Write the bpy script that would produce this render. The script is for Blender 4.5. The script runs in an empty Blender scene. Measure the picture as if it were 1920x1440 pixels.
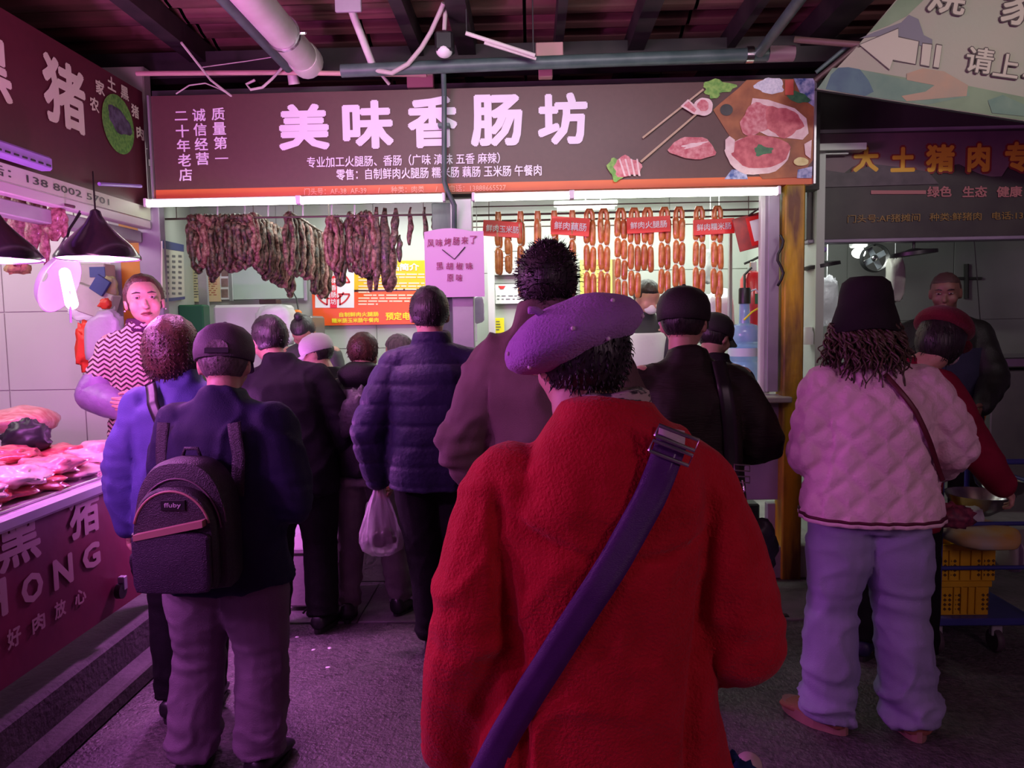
import bpy, math, random
import numpy as np
from mathutils import Vector, Matrix, noise
from mathutils.bvhtree import BVHTree
random.seed(7); rng = np.random.default_rng(7)
SC = bpy.context.scene; COL = SC.collection
PI = math.pi
# ---------------------------------------------------------------- camera
F = 1423.0; CAMZ = 1.58
yaw, pit, rol = math.radians(1.5), math.radians(4.5), math.radians(1.0)
fw = np.array([-math.sin(yaw)*math.cos(pit), math.cos(yaw)*math.cos(pit), -math.sin(pit)])
r0 = np.array([math.cos(yaw), math.sin(yaw), 0.0]); u0 = np.cross(r0, fw)
up = u0*math.cos(rol)+r0*math.sin(rol); rt = r0*math.cos(rol)-u0*math.sin(rol)
cam = bpy.data.cameras.new('camera'); cam.sensor_width = 36; cam.lens = F/1920*36; cam.clip_start = .02
camo = bpy.data.objects.new('camera', cam); COL.objects.link(camo)
camo.matrix_world = Matrix(((rt[0], up[0], -fw[0], 0), (rt[1], up[1], -fw[1], 0), (rt[2], up[2], -fw[2], CAMZ), (0, 0, 0, 1)))
SC.camera = camo
# ---------------------------------------------------------------- world, exposure
SC.view_settings.view_transform = 'Standard'; SC.view_settings.look = 'None'
SC.view_settings.exposure = 0.0; SC.view_settings.gamma = 1; SC.view_settings.use_curve_mapping = False
wd = bpy.data.worlds.new('market_air'); SC.world = wd; wd.use_nodes = True
wd.node_tree.nodes['Background'].inputs[0].default_value = (.55, .42, .60, 1)
wd.node_tree.nodes['Background'].inputs[1].default_value = .022
def lamp(kind, loc, energy, color, size=.1, target=None, sizey=None, spot=None, spread=None):
    l = bpy.data.lights.new('light', kind); l.energy = energy; l.color = color
    if kind == 'AREA':
        l.size = size
        if sizey: l.shape = 'RECTANGLE'; l.size_y = sizey
        if spread: l.spread = spread
    else: l.shadow_soft_size = size
    if kind == 'SPOT': l.spot_size = spot; l.spot_blend = .6
    o = bpy.data.objects.new('light', l); COL.objects.link(o); o.location = loc
    if target is not None:
        o.rotation_euler = (Vector(target)-Vector(loc)).to_track_quat('-Z', 'Y').to_euler()
    return o
PINK = (.90, .22, 1.0)
# added fill for the unseen stalls round the walkway (behind and beside the camera)
lamp('AREA', (-2.0, -.3, 2.1), 7, PINK, .5, (0.0, 2.4, .9), 1.2)
lamp('AREA', (2.2, -.6, 2.3), 15, (1.0, .60, .80), .5, (1.5, 3.0, 1.0), 1.0)
lamp('SPOT', (-1.55, 3.75, 2.95), 170, (1.0, .34, .92), .12, (-.62, 2.95, 0), spot=math.radians(48))  # added roof spot without fixture, brightens the floor
# added spot to brighten the counter front; its clip lamp is added too
lamp('SPOT', (-2.12, 4.36, 1.45), 60, PINK, .04, (-1.0, 4.62, .55), spot=math.radians(80))
# added point light without fixture, brightening the white panels past the meat counter
lamp('POINT', (-1.70, 3.74, 1.0), 34, PINK, .05)
# added area lights: bounce of the stall lamps on the roof, then the signs
lamp('AREA', (-1.5, 2.3, 2.15), 24, (1.0, .32, .72), .5, (-.6, 3.6, 3.6), .8)
lamp('AREA', (-.2, 1.9, 3.1), 11.5, (1.0, .92, 1.0), 2.6, (-.2, 4.56, 2.75), .12, spread=math.radians(75))
lamp('AREA', (2.3, 1.9, 3.0), 7, (1.0, .92, .90), .8, (2.6, 4.3, 3.0), .12, spread=math.radians(90))
# tubes of the sausage shop light its room
lamp('AREA', (-1.25, 5.15, 2.50), 11, (.90, 1.0, .88), 1.9, (-1.25, 6.0, 1.0), .10)
lamp('AREA', (.70, 5.30, 2.50), 12, (.90, 1.0, .88), 1.9, (.70, 6.1, 1.0), .10)
lamp('AREA', (.0, 5.8, 2.52), 36, (.92, 1.0, .92), 3.2, (0, 5.8, 0), .5)
# left stall room and right shop room
lamp('AREA', (-3.4, 3.6, 2.4), 16, (1.0, .92, .90), 1.0, (-3.3, 4.7, 1.2), .5)
lamp('AREA', (2.15, 5.5, 2.2), 5, (.92, 1.0, .93), .25, (2.6, 6.6, 1.6), .2)

def ray(px, py): return fw+rt*((px-960)/F)-up*((py-720)/F)
def W(px, py, Y):
    d = ray(px, py); t = Y/d[1]; return Vector((d[0]*t, Y, CAMZ+d[2]*t))
def WX(px, py, X):
    d = ray(px, py); t = X/d[0]; return Vector((X, d[1]*t, CAMZ+d[2]*t))
def WZ(px, py, Z):
    d = ray(px, py); t = (Z-CAMZ)/d[2]; return Vector((d[0]*t, d[1]*t, Z))

# ---------------------------------------------------------------- materials
MATS = {}
def srgb(h):
    if isinstance(h, str):
        c = [int(h[i:i+2], 16)/255 for i in (0, 2, 4)]
        return tuple(x/12.92 if x <= .04045 else ((x+.055)/1.055)**2.4 for x in c)
    return h
def mat(name, col, rough=.6, metal=0, col2=None, scale=8, detail=4, bump=0, bscale=60, emit=0, ecol=None, alpha=1, trans=0,
        sheen=0, sx=(1, 1, 1), lo=.35, hi=.65, coat=0, bx=(1, 1, 1), spec=None, rvar=0):
    if name in MATS: return MATS[name]
    m = bpy.data.materials.new(name); m.use_nodes = True; nt = m.node_tree; N = nt.nodes; L = nt.links
    b = N['Principled BSDF']; c = srgb(col)
    b.inputs['Base Color'].default_value = (*c, 1); b.inputs['Roughness'].default_value = rough; b.inputs['Metallic'].default_value = metal
    if spec is not None: b.inputs['Specular IOR Level'].default_value = spec
    tc = N.new('ShaderNodeTexCoord')
    def nz(sc, det, vec):
        mp = N.new('ShaderNodeMapping'); mp.inputs['Scale'].default_value = vec; L.new(tc.outputs['Object'], mp.inputs[0])
        n = N.new('ShaderNodeTexNoise'); n.inputs['Scale'].default_value = sc; n.inputs['Detail'].default_value = det
        L.new(mp.outputs[0], n.inputs['Vector']); return n
    if col2 is not None:
        n = nz(scale, detail, sx); r = N.new('ShaderNodeValToRGB')
        r.color_ramp.elements[0].position = lo; r.color_ramp.elements[1].position = hi
        r.color_ramp.elements[0].color = (*c, 1); r.color_ramp.elements[1].color = (*srgb(col2), 1)
        L.new(n.outputs[0], r.inputs[0]); L.new(r.outputs[0], b.inputs['Base Color'])
    if rvar:
        n = nz(scale*.7, 3, sx); mr = N.new('ShaderNodeMapRange'); mr.inputs[1].default_value = .35; mr.inputs[2].default_value = .65
        mr.inputs[3].default_value = max(0, rough-rvar); mr.inputs[4].default_value = min(1, rough+rvar)
        L.new(n.outputs[0], mr.inputs[0]); L.new(mr.outputs[0], b.inputs['Roughness'])
    if bump:
        n = nz(bscale, 3, bx); bp = N.new('ShaderNodeBump'); bp.inputs['Strength'].default_value = bump; bp.inputs['Distance'].default_value = .01
        L.new(n.outputs[0], bp.inputs['Height']); L.new(bp.outputs[0], b.inputs['Normal'])
    if emit:
        b.inputs['Emission Color'].default_value = (*srgb(ecol or col), 1); b.inputs['Emission Strength'].default_value = emit
    if alpha < 1: b.inputs['Alpha'].default_value = alpha
    if trans: b.inputs['Transmission Weight'].default_value = trans
    if sheen: b.inputs['Sheen Weight'].default_value = sheen; b.inputs['Sheen Roughness'].default_value = .5
    if coat: b.inputs['Coat Weight'].default_value = coat; b.inputs['Coat Roughness'].default_value = .15
    MATS[name] = m; return m

# ---------------------------------------------------------------- mesh builder
class MB:
    def __init__(s): s.v = []; s.f = []
    def add(s, vs, fs):
        o = len(s.v); s.v += [tuple(x) for x in vs]; s.f += [tuple(i+o for i in f) for f in fs]; return s
    def box(s, c, size, R=None, bev=0):
        hx, hy, hz = [x/2 for x in size]
        if bev:
            b = min(bev, hx*.45, hy*.45, hz*.45); vs = []; fs = []
            # chamfered box: 24 verts
            for sx in (-1, 1):
                for sy in (-1, 1):
                    for sz in (-1, 1):
                        vs += [(sx*hx, sy*(hy-b), sz*(hz-b)), (sx*(hx-b), sy*hy, sz*(hz-b)), (sx*(hx-b), sy*(hy-b), sz*hz)]
            def I(a, b_, c_, k): return ((a > 0)*4+(b_ > 0)*2+(c_ > 0))*3+k
            for sg in (-1, 1):
                for k in range(3):
                    q = [(-1, -1), (1, -1), (1, 1), (-1, 1)]
                    f = []
                    for a, b2 in q:
                        t = [0, 0, 0]; t[k] = sg; t[(k+1) % 3] = a; t[(k+2) % 3] = b2
                        f.append(I(*t, k))
                    fs.append(f if sg > 0 else f[::-1])
            for k in range(3):
                i, j = (k+1) % 3, (k+2) % 3
                for a in (-1, 1):
                    for b2 in (-1, 1):
                        t1 = [0]*3; t1[k] = -1; t1[i] = a; t1[j] = b2; t2 = list(t1); t2[k] = 1
                        f = [I(*t1, i), I(*t2, i), I(*t2, j), I(*t1, j)]
                        fs.append(f if a*b2 < 0 else f[::-1])
            for a in (-1, 1):
                for b2 in (-1, 1):
                    for c2 in (-1, 1):
                        f = [I(a, b2, c2, 0), I(a, b2, c2, 1), I(a, b2, c2, 2)]
                        fs.append(f if a*b2*c2 > 0 else f[::-1])
        else:
            vs = [(x*hx, y*hy, z*hz) for x in (-1, 1) for y in (-1, 1) for z in (-1, 1)]
            fs = [(0, 1, 3, 2), (4, 6, 7, 5), (0, 4, 5, 1), (2, 3, 7, 6), (0, 2, 6, 4), (1, 5, 7, 3)]
        c = Vector(c)
        if R is not None: vs = [R @ Vector(v)+c for v in vs]
        else: vs = [Vector(v)+c for v in vs]
        return s.add(vs, fs)
    def tube(s, pts, r, n=10, cap=True, flat=1.0, ref=None):
        pts = [Vector(p) for p in pts]; m = len(pts)
        rs = r if hasattr(r, '__len__') else [r]*m
        t0 = (pts[1]-pts[0]).normalized()
        a = Vector(ref) if ref is not None else (Vector((0, 0, 1)) if abs(t0.z) < .9 else Vector((1, 0, 0)))
        vs = []; u = None
        for i, p in enumerate(pts):
            t = (pts[min(i+1, m-1)]-pts[max(i-1, 0)])
            if t.length < 1e-9: t = t0
            t = t.normalized()
            if u is None or ref is not None: u = t.cross(a).normalized()
            else: u = (u-t*u.dot(t)).normalized()
            w = t.cross(u)
            rr = rs[i]; ra, rb = (rr if hasattr(rr, '__len__') else (rr, rr*flat))
            for k in range(n):
                th = 2*PI*k/n; vs.append(p+u*(ra*math.cos(th))+w*(rb*math.sin(th)))
        fs = [(i*n+k, i*n+(k+1) % n, (i+1)*n+(k+1) % n, (i+1)*n+k) for i in range(m-1) for k in range(n)]
        if cap: fs += [tuple(range(n))[::-1], tuple((m-1)*n+k for k in range(n))]
        return s.add(vs, fs)
    def cap(s, a, b, ra, rb, n=14):
        """capsule with tapered radii"""
        a, b = Vector(a), Vector(b); d = (b-a).normalized(); P = []; R = []
        for k in range(5):
            th = PI/2*k/4.0; P.append(a-d*ra*math.cos(th)); R.append(max(1e-4, ra*math.sin(th)))
        for k in range(5):
            th = PI/2*k/4.0; P.append(b+d*rb*math.sin(th)); R.append(max(1e-4, rb*math.cos(th)))
        return s.tube(P, R, n)
    def chain(s, pts, rs, n=14):
        for i in range(len(pts)-1): s.cap(pts[i], pts[i+1], rs[i], rs[i+1], n)
        return s
    def ell(s, c, r, n=16, m=10, R=None):
        vs = [Vector((0, 0, -r[2]))]
        for i in range(1, m):
            ph = -PI/2+PI*i/m
            for k in range(n):
                th = 2*PI*k/n; vs.append(Vector((r[0]*math.cos(ph)*math.cos(th), r[1]*math.cos(ph)*math.sin(th), r[2]*math.sin(ph))))
        vs.append(Vector((0, 0, r[2])))
        fs = [(0, 1+(k+1) % n, 1+k) for k in range(n)]
        for i in range(m-2):
            for k in range(n):
                fs.append((1+i*n+k, 1+i*n+(k+1) % n, 1+(i+1)*n+(k+1) % n, 1+(i+1)*n+k))
        l = len(vs)-1; fs += [(l, 1+(m-2)*n+k, 1+(m-2)*n+(k+1) % n) for k in range(n)]
        c = Vector(c)
        return s.add([(R @ v if R is not None else v)+c for v in vs], fs)
    def lathe(s, prof, c=(0, 0, 0), n=24, R=None, close=False):
        vs = []; c = Vector(c)
        for r, z in prof:
            for k in range(n):
                th = 2*PI*k/n; v = Vector((r*math.cos(th), r*math.sin(th), z)); vs.append((R @ v if R is not None else v)+c)
        m = len(prof)
        fs = [(i*n+k, i*n+(k+1) % n, ((i+1) % m)*n+(k+1) % n, ((i+1) % m)*n+k) for i in range(m-(0 if close else 1)) for k in range(n)]
        if not close: fs += [tuple(range(n))[::-1], tuple((m-1)*n+k for k in range(n))]
        return s.add(vs, fs)
    def loft(s, secs, n=24, pw=2.3):
        """secs: (cx, cy, z, rx, ry) superellipse sections, bottom to top"""
        vs = []
        for cx, cy, z, rx, ry in secs:
            for k in range(n):
                th = 2*PI*k/n; ct, st = math.cos(th), math.sin(th)
                vs.append((cx+rx*math.copysign(abs(ct)**(2/pw), ct), cy+ry*math.copysign(abs(st)**(2/pw), st), z))
        m = len(secs)
        fs = [(i*n+k, i*n+(k+1) % n, (i+1)*n+(k+1) % n, (i+1)*n+k) for i in range(m-1) for k in range(n)]
        fs += [tuple(range(n))[::-1], tuple((m-1)*n+k for k in range(n))]
        return s.add(vs, fs)
    def prism(s, pts, d):
        """planar polygon (world points, any winding) thickened by vector d"""
        pts = [Vector(p) for p in pts]; d = Vector(d); n = len(pts)
        vs = pts+[p+d for p in pts]
        fs = [tuple(range(n)), tuple(range(2*n-1, n-1, -1))]+[(i, n+i, n+(i+1) % n, (i+1) % n) for i in range(n)]
        return s.add(vs, fs)
    def mapv(s, fn): s.v = [tuple(fn(Vector(v))) for v in s.v]; return s
    def join(s, o): return s.add(o.v, o.f)

def meshfrom(v, f, name='m'):
    me = bpy.data.meshes.new(name); me.from_pydata([tuple(x) for x in v], [], f); me.update(); return me
def fixn(me):
    import bmesh
    b = bmesh.new(); b.from_mesh(me); bmesh.ops.recalc_face_normals(b, faces=b.faces); b.to_mesh(me); b.free()
def wloc(o):
    v = Vector((0, 0, 0))
    while o is not None: v += Vector(o.location); o = o.parent
    return v
def put(name, mb, m, parent=None, smooth=False, world=True, fix=True, origin=None, **props):
    """links a builder (or mesh) as one object. world: its coordinates are world ones"""
    me = mb if isinstance(mb, bpy.types.Mesh) else meshfrom(mb.v, mb.f, name)
    if fix and not isinstance(mb, bpy.types.Mesh): fixn(me)
    if smooth:
        for p in me.polygons: p.use_smooth = True
        if smooth == 'auto':
            me.set_sharp_from_angle(angle=math.radians(40))
    me.materials.clear(); me.materials.append(m)
    o = bpy.data.objects.new(name, me); COL.objects.link(o)
    if parent is not None:
        o.parent = parent
        if world:
            w = wloc(parent); me.transform(Matrix.Translation(-w))
    elif world:
        n = len(me.vertices); a = np.empty(n*3); me.vertices.foreach_get('co', a); a = a.reshape(-1, 3)
        org = Vector(((a[:, 0].min()+a[:, 0].max())/2, (a[:, 1].min()+a[:, 1].max())/2, a[:, 2].min())) if origin is None else Vector(origin)
        me.transform(Matrix.Translation(-org)); o.location = org
    for k, v in props.items(): o[k] = v
    if name.endswith('lettering') or name == 'lettering_outline': o['kind'] = 'stuff'   # print too small to pick apart
    return o
def thing(name, loc, label, cat, group=None, rot=0):
    o = bpy.data.objects.new(name, None); COL.objects.link(o); o.location = loc; o.rotation_euler.z = rot
    o.empty_display_size = .1; o['label'] = label; o['category'] = cat
    if group: o['group'] = group
    return o
def tag(o, label, cat, group=None):
    o['label'] = label; o['category'] = cat
    if group: o['group'] = group
    return o
def struct(name, mb, m, parent=None, **k):
    o = put(name, mb, m, parent, **k)
    if parent is None: o['kind'] = 'structure'
    return o
def remesh(mb, voxel, it=4):
    me = meshfrom(mb.v, mb.f); fixn(me); o = bpy.data.objects.new('t', me); COL.objects.link(o)
    r = o.modifiers.new('r', 'REMESH'); r.mode = 'VOXEL'; r.voxel_size = voxel
    if it:
        q = o.modifiers.new('s', 'SMOOTH'); q.iterations = it; q.factor = .5
    dg = bpy.context.evaluated_depsgraph_get()
    out = bpy.data.meshes.new_from_object(o.evaluated_get(dg)); bpy.data.objects.remove(o); return out
def displace(me, fn):
    """moves every vertex by fn(co, normal) -> offset length along the normal"""
    n = len(me.vertices); ns = [v.normal.copy() for v in me.vertices]
    for v, nn in zip(me.vertices, ns): v.co += nn*fn(v.co, nn)
    me.update()
def mapmesh(me, fn):
    for v in me.vertices: v.co = fn(v.co)
    me.update()
TXT = {}
def text(mb, body, c, w, h, xd=(1, 0, 0), ud=(0, 0, 1), bold=.0, ext=.003, keep=False):
    """adds lettering fitted in a w x h box centred on c, raised by ext towards the reader"""
    key = body
    if key not in TXT:
        cu = bpy.data.curves.new('t', 'FONT'); cu.body = body; cu.size = 1; cu.resolution_u = 2
        o = bpy.data.objects.new('t', cu); COL.objects.link(o)
        dg = bpy.context.evaluated_depsgraph_get(); dg.update()
        me = bpy.data.meshes.new_from_object(o.evaluated_get(dg))
        TXT[key] = ([v.co.copy() for v in me.vertices], [tuple(p.vertices) for p in me.polygons])
        bpy.data.objects.remove(o)
    vs, fs = TXT[key]
    if not vs: return mb
    x0 = min(v.x for v in vs); x1 = max(v.x for v in vs); y0 = min(v.y for v in vs); y1 = max(v.y for v in vs)
    if h is None: h = w*(y1-y0)/(x1-x0)
    if y1-y0 < (x1-x0)*.25 and len(body) == 1: h = w*(y1-y0)/(x1-x0)
    X, U = Vector(xd).normalized(), Vector(ud).normalized(); Nn = X.cross(U); c = Vector(c)
    nd = 1 if bold < .006 else (4 if bold < .03 else 8)
    x0 -= bold; x1 += bold; y0 -= bold; y1 += bold
    for k in range(nd):      # heavier strokes: the outline repeated a hair apart
        t = 2*PI*(k+.5)/nd; dx, dy = (bold*math.cos(t), bold*math.sin(t)) if nd > 1 else (0, 0)
        mb.add([c+X*((v.x+dx-(x0+x1)/2)/(x1-x0)*w)+U*((v.y+dy-(y0+y1)/2)/(y1-y0)*h)+Nn*(ext+k*.00008) for v in vs], fs)
    return mb
def px_text(mb, body, x0, y0, x1, y1, Y, bold=.01, ext=.003, tilt=0):
    a = W((x0+x1)/2, (y0+y1)/2, Y); b = W(x0, (y0+y1)/2, Y); c = W(x1, (y0+y1)/2, Y); d = W((x0+x1)/2, y0, Y); e = W((x0+x1)/2, y1, Y)
    t = math.radians(tilt)
    return text(mb, body, a, abs(c.x-b.x), abs(d.z-e.z), (math.cos(t), 0, math.sin(t)), (-math.sin(t), 0, math.cos(t)), bold, ext)
def poly(pts, Y, th=.002):
    """flat printed shape on the plane y = Y, th thick towards the reader"""
    return MB().prism([W(x, y, Y) for x, y in pts], (0, -th, 0))
def wbox(px0, py0, px1, py1, Y, dep, bev=.004):
    a = W(px0, py1, Y); b = W(px1, py0, Y)
    return MB().box(((a.x+b.x)/2, Y+dep/2, (a.z+b.z)/2), (abs(b.x-a.x), dep, abs(b.z-a.z)), bev=bev)
# ================================================================ the setting
M_ASPH = mat('asphalt', (.050, .044, .046), .5, col2=(.16, .135, .14), scale=38, detail=8, lo=.3, hi=.8, bump=1.0, bscale=70, rvar=.22, spec=.6)
M_CONC = mat('concrete', (.24, .22, .215), .7, col2=(.38, .355, .345), scale=3, bump=.5, bscale=30)
M_CONC2 = mat('concrete_paving', (.10, .09, .092), .6, col2=(.18, .16, .165), scale=4, bump=.6, bscale=40)
M_WHITEWALL = mat('tile_wall', (.44, .47, .43), .4, col2=(.50, .53, .49), scale=1.2, bump=.06, bscale=20)
M_GREYWALL = mat('grey_tile_wall', (.23, .235, .22), .55, col2=(.30, .31, .29), scale=1.5)
M_ALU = mat('aluminium', (.42, .42, .44), .38, .8, col2=(.5, .5, .52), scale=3)
M_GREYPAINT = mat('grey_paint', (.30, .28, .31), .5, col2=(.38, .36, .39), scale=5)
M_WHITEPANEL = mat('white_panel', (.66, .65, .66), .45, col2=(.76, .75, .76), scale=2)
M_DARK = mat('dark_sheet', (.035, .034, .032), .7, col2=(.055, .052, .05), scale=4)
M_ROOF = mat('roof_sheet', (.10, .04, .04), .6, col2=(.26, .10, .10), scale=3, sx=(.35, 3, 1), bump=.3, bscale=14, rvar=.2)
M_BEAM = mat('beam_steel', (.018, .012, .016), .6, col2=(.04, .026, .03), scale=6)
M_GREENPIPE = mat('green_pipe', (.045, .085, .075), .45, col2=(.08, .13, .115), scale=9)
M_PVC = mat('pvc_pipe', (.70, .68, .64), .4, col2=(.6, .57, .52), scale=6)
M_CABLE = mat('pale_cable', (.5, .45, .42), .5)
M_BLACKCABLE = mat('black_cable', (.015, .015, .016), .5)
M_YELLOW = mat('yellow_pillar', (.66, .42, .01), .5, col2=(.14, .055, .02), scale=3.4, sx=(2.5, 1.5, .45), lo=.40, hi=.62, bump=.4, bscale=20)
M_ORANGEPILLAR = mat('orange_pillar', (.62, .25, .015), .5, col2=(.42, .15, .01), scale=4, sx=(1, 1, .4), bump=.2, bscale=20)
M_BROWNSIGN = mat('brown_sign_print', (.090, .038, .036), .45, col2=(.098, .042, .039), scale=30)
M_ORANGE = mat('orange_print', (.62, .13, .035), .45)
M_LETTER = mat('white_lettering', (.78, .72, .82), .4)
M_TUBE = mat('tube_glow', (1, 1, .95), .5, emit=9, ecol=(.93, 1, .86))
M_STEEL = mat('stainless', (.5, .5, .5), .25, 1, col2=(.6, .6, .6), scale=6)
M_RUST = mat('rusty_rail', (.13, .09, .08), .5, .5)
M_BLACK = mat('black_plastic', (.012, .012, .013), .4)
M_RED = mat('red_print', (.75, .015, .02), .4)
M_WHITE = mat('white_print', (.8, .8, .8), .45)

# floor, with slabs of paving along the shop front
struct('floor', MB().box((0, 2.6, -.05), (12, 10.4, .1)), M_ASPH)
fl = bpy.data.objects['floor']
for i in range(9):
    w = .62; x = -2.9+i*.66
    mb = MB().box((x+.3+random.uniform(-.008, .008), 4.22, .004), (w+.025, .60, .012), bev=.003)
    put('paving_slab', mb, M_CONC2, fl)
# step of the sausage shop, cast in lengths
for i in range(5):
    x0 = -2.32+i*.83
    o = struct('trim_%d' % (i+1), MB().box((x0+.41, 4.79, .10), (.822, .42, .20), bev=.006), M_CONC)
# raised shop floor
struct('floor_shop', MB().box((-.3, 5.75, .1), (4.3, 1.5, .2)), M_CONC)
struct('floor_right_shop', MB().box((3.3, 5.9, .1), (2.9, 2.0, .2)), M_CONC)
struct('floor_left_stall', MB().box((-3.25, 2.4, .11), (1.75, 5.0, .22)), M_CONC)
# counter front under the window: white panels
mb = MB().box((-1.27, 4.68, .655), (2.03, .05, .91), bev=.003)
cf = struct('wall_counter_front', mb, M_WHITEPANEL)
for k in range(3): put('panel', MB().box((-1.93+k*.66, 4.650, .655), (.652, .012, .88), bev=.003), M_WHITEPANEL, cf)
put('panel', MB().box((-1.27, 4.645, .255), (2.0, .012, .05), bev=.003), M_GREYPAINT, cf, label='low grey kick strip')
mb = MB().box((.27, 4.68, .72), (1.0, .05, .78), bev=.003)
cf2 = struct('wall_counter_front_right', mb, M_WHITEPANEL)
a = W(1392, 742, 4.6); b = W(1472, 940, 4.6)
M_LAV = mat('lavender_grey_panel', (.34, .30, .36), .5, col2=(.42, .37, .44), scale=3)
put('panel', MB().box(((.75+b.x)/2, 4.66, (a.z+b.z)/2), (b.x-.75, .03, a.z-b.z), bev=.004), M_LAV, cf2)
a2 = W(1392, 940, 4.66); b2 = W(1472, 1010, 4.66)
struct('trim_6', MB().box((b2.x-.06, 4.72, .32), (.08, .06, .24), bev=.004), M_GREYPAINT)
tag(put('counter_top', MB().box((-1.27, 4.80, 1.105), (2.05, .42, .03), bev=.005), M_ALU), 'thin metal service counter under the dried sausages', 'counter', 'shop counters')
a = W(1482, 738, 4.55)
cnt = tag(put('counter_top', MB().box(((-.14+a.x)/2, 4.74, 1.105), (a.x+.14, .46, .035), bev=.006), mat('counter_stone', (.46, .40, .38), .35)), 'pale stone-edged service counter in front of the orange sausages', 'counter', 'shop counters')
# interior walls, ceiling of the shop
def tiled_wall(name, x0, x1, y, z0, z1, m, pw, ph, facing=-1):
    w = struct(name, MB().box(((x0+x1)/2, y+.05, (z0+z1)/2), (x1-x0, .08, z1-z0)), m)
    nx = max(1, round((x1-x0)/pw)); nz = max(1, round((z1-z0)/ph)); px = (x1-x0)/nx; pz = (z1-z0)/nz
    for i in range(nx):
        for j in range(nz):
            put('tile', MB().box((x0+(i+.5)*px, y+.006, z0+(j+.5)*pz), (px-.006, .012, pz-.006), bev=.002), m, w)
    return w
tiled_wall('wall_shop_back', -2.9, 1.95, 6.3, .2, 2.6, M_WHITEWALL, .8, .6)
struct('ceiling_shop', MB().box((-.4, 5.6, 2.62), (4.9, 1.7, .04)), M_WHITEWALL)
for k in range(5): put('ceiling_panel', MB().box((-2.3+k*.95, 5.6, 2.59), (.93, 1.6, .012), bev=.002), M_WHITEWALL, bpy.data.objects['ceiling_shop'])
struct('wall_shop_left', MB().prism([(-2.30, 4.75, .2), (-2.30, 4.75, 2.6), (-2.80, 6.3, 2.6), (-2.80, 6.3, .2)], (-.05, 0, 0)), M_WHITEWALL)
struct('wall_shop_right', MB().box((1.80, 5.55, 1.4), (.05, 1.5, 2.4)), M_WHITEWALL)
# fascia behind the sign
struct('wall_fascia', MB().box((-.27, 4.76, 2.70), (4.05, .1, .68)), M_DARK)
# window frame posts of the shop
lpost = struct('trim_7', wbox(274, 384, 297, 722, 4.62, .07), mat('mauve_frame', (.24, .20, .27), .4, .2, col2=(.30, .25, .33), scale=6))
struct('trim_8', wbox(852, 372, 884, 735, 4.60, .09), mat('column_alu', (.36, .38, .38), .4, .3, col2=(.45, .47, .46), scale=5))
struct('trim_9', wbox(818, 380, 853, 735, 4.66, .10), mat('column_green', (.045, .085, .07), .5, col2=(.12, .16, .14), scale=4, sx=(3, 3, .5)))
struct('trim_10', wbox(1438, 352, 1463, 735, 4.60, .08), MATS['mauve_frame'])
struct('trim_11', wbox(1424, 362, 1438, 735, 4.66, .05), mat('white_frame', (.6, .6, .58), .4))
struct('trim_12', wbox(283, 374, 834, 381, 4.60, .05), M_ALU)
struct('trim_13', wbox(884, 362, 1462, 371, 4.60, .05), M_ALU)
# pillars
yp = struct('pillar_yellow', wbox(1465, 345, 1511, 1096, 4.56, .15, .008), M_YELLOW)
put('cable_loop', MB().tube([W(1463+6*math.sin(k*1.3), 440+k*12, 4.545) for k in range(9)], .008, 6), M_BLACKCABLE, yp, smooth=True)
pil = struct('pillar_orange', wbox(243, 388, 276, 800, 4.68, .12, .006), M_ORANGEPILLAR)
put('bracket', wbox(254, 408, 274, 426, 4.66, .03), M_RUST, pil)
struct('trim_14', wbox(222, 375, 245, 760, 4.72, .1), M_GREYPAINT)
# roof: corrugated sheets and beams
def corr(x0, x1):
    mb = MB(); n = 150; vs = []; fs = []
    for i in range(n+1):
        y = -1.5+i*(8.6/n); z = 3.42+.022*math.sin(i*PI/2.0+.4)
        vs += [(x0, y, z), (x1, y, z+.0)]
    for i in range(n): fs.append((2*i, 2*i+1, 2*i+3, 2*i+2))
    mb.add(vs, fs); return mb
rf = struct('ceiling', MB().box((0, 2.8, 3.50), (12.4, 8.8, .04)), M_DARK)
for k in range(12): put('roof_sheet', corr(-6+k, -5.02+k), M_ROOF, rf)
for k, (px, w) in enumerate(((330, .10), (770, .07), (868, .11), (1050, .05), (1205, .10), (1395, .05), (1560, .16))):
    x = W(px, 60, 4.6).x
    struct('beam_%s' % 'abcdefg'[k], MB().box((x, 2.9, 3.33), (w, 7.6, .13)), M_BEAM)
struct('beam_h', MB().box((0, 4.95, 3.25), (10, .12, .16)), M_BEAM)
struct('beam_i', MB().box((0, 6.2, 3.2), (10, .1, .4)), M_BEAM)
struct('wall_above', MB().box((0, 7.1, 1.8), (12, .1, 3.4)), M_DARK)
struct('wall_behind', MB().box((0, -2.6, 1.8), (12, .1, 3.6)), M_GREYPAINT)
struct('wall_far_left', MB().box((-4.35, 2.4, 1.8), (.1, 9.4, 3.4)), M_GREYPAINT)
struct('wall_far_right', MB().box((5.6, 2.4, 1.8), (.1, 9.4, 3.4)), M_GREYPAINT)

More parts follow.
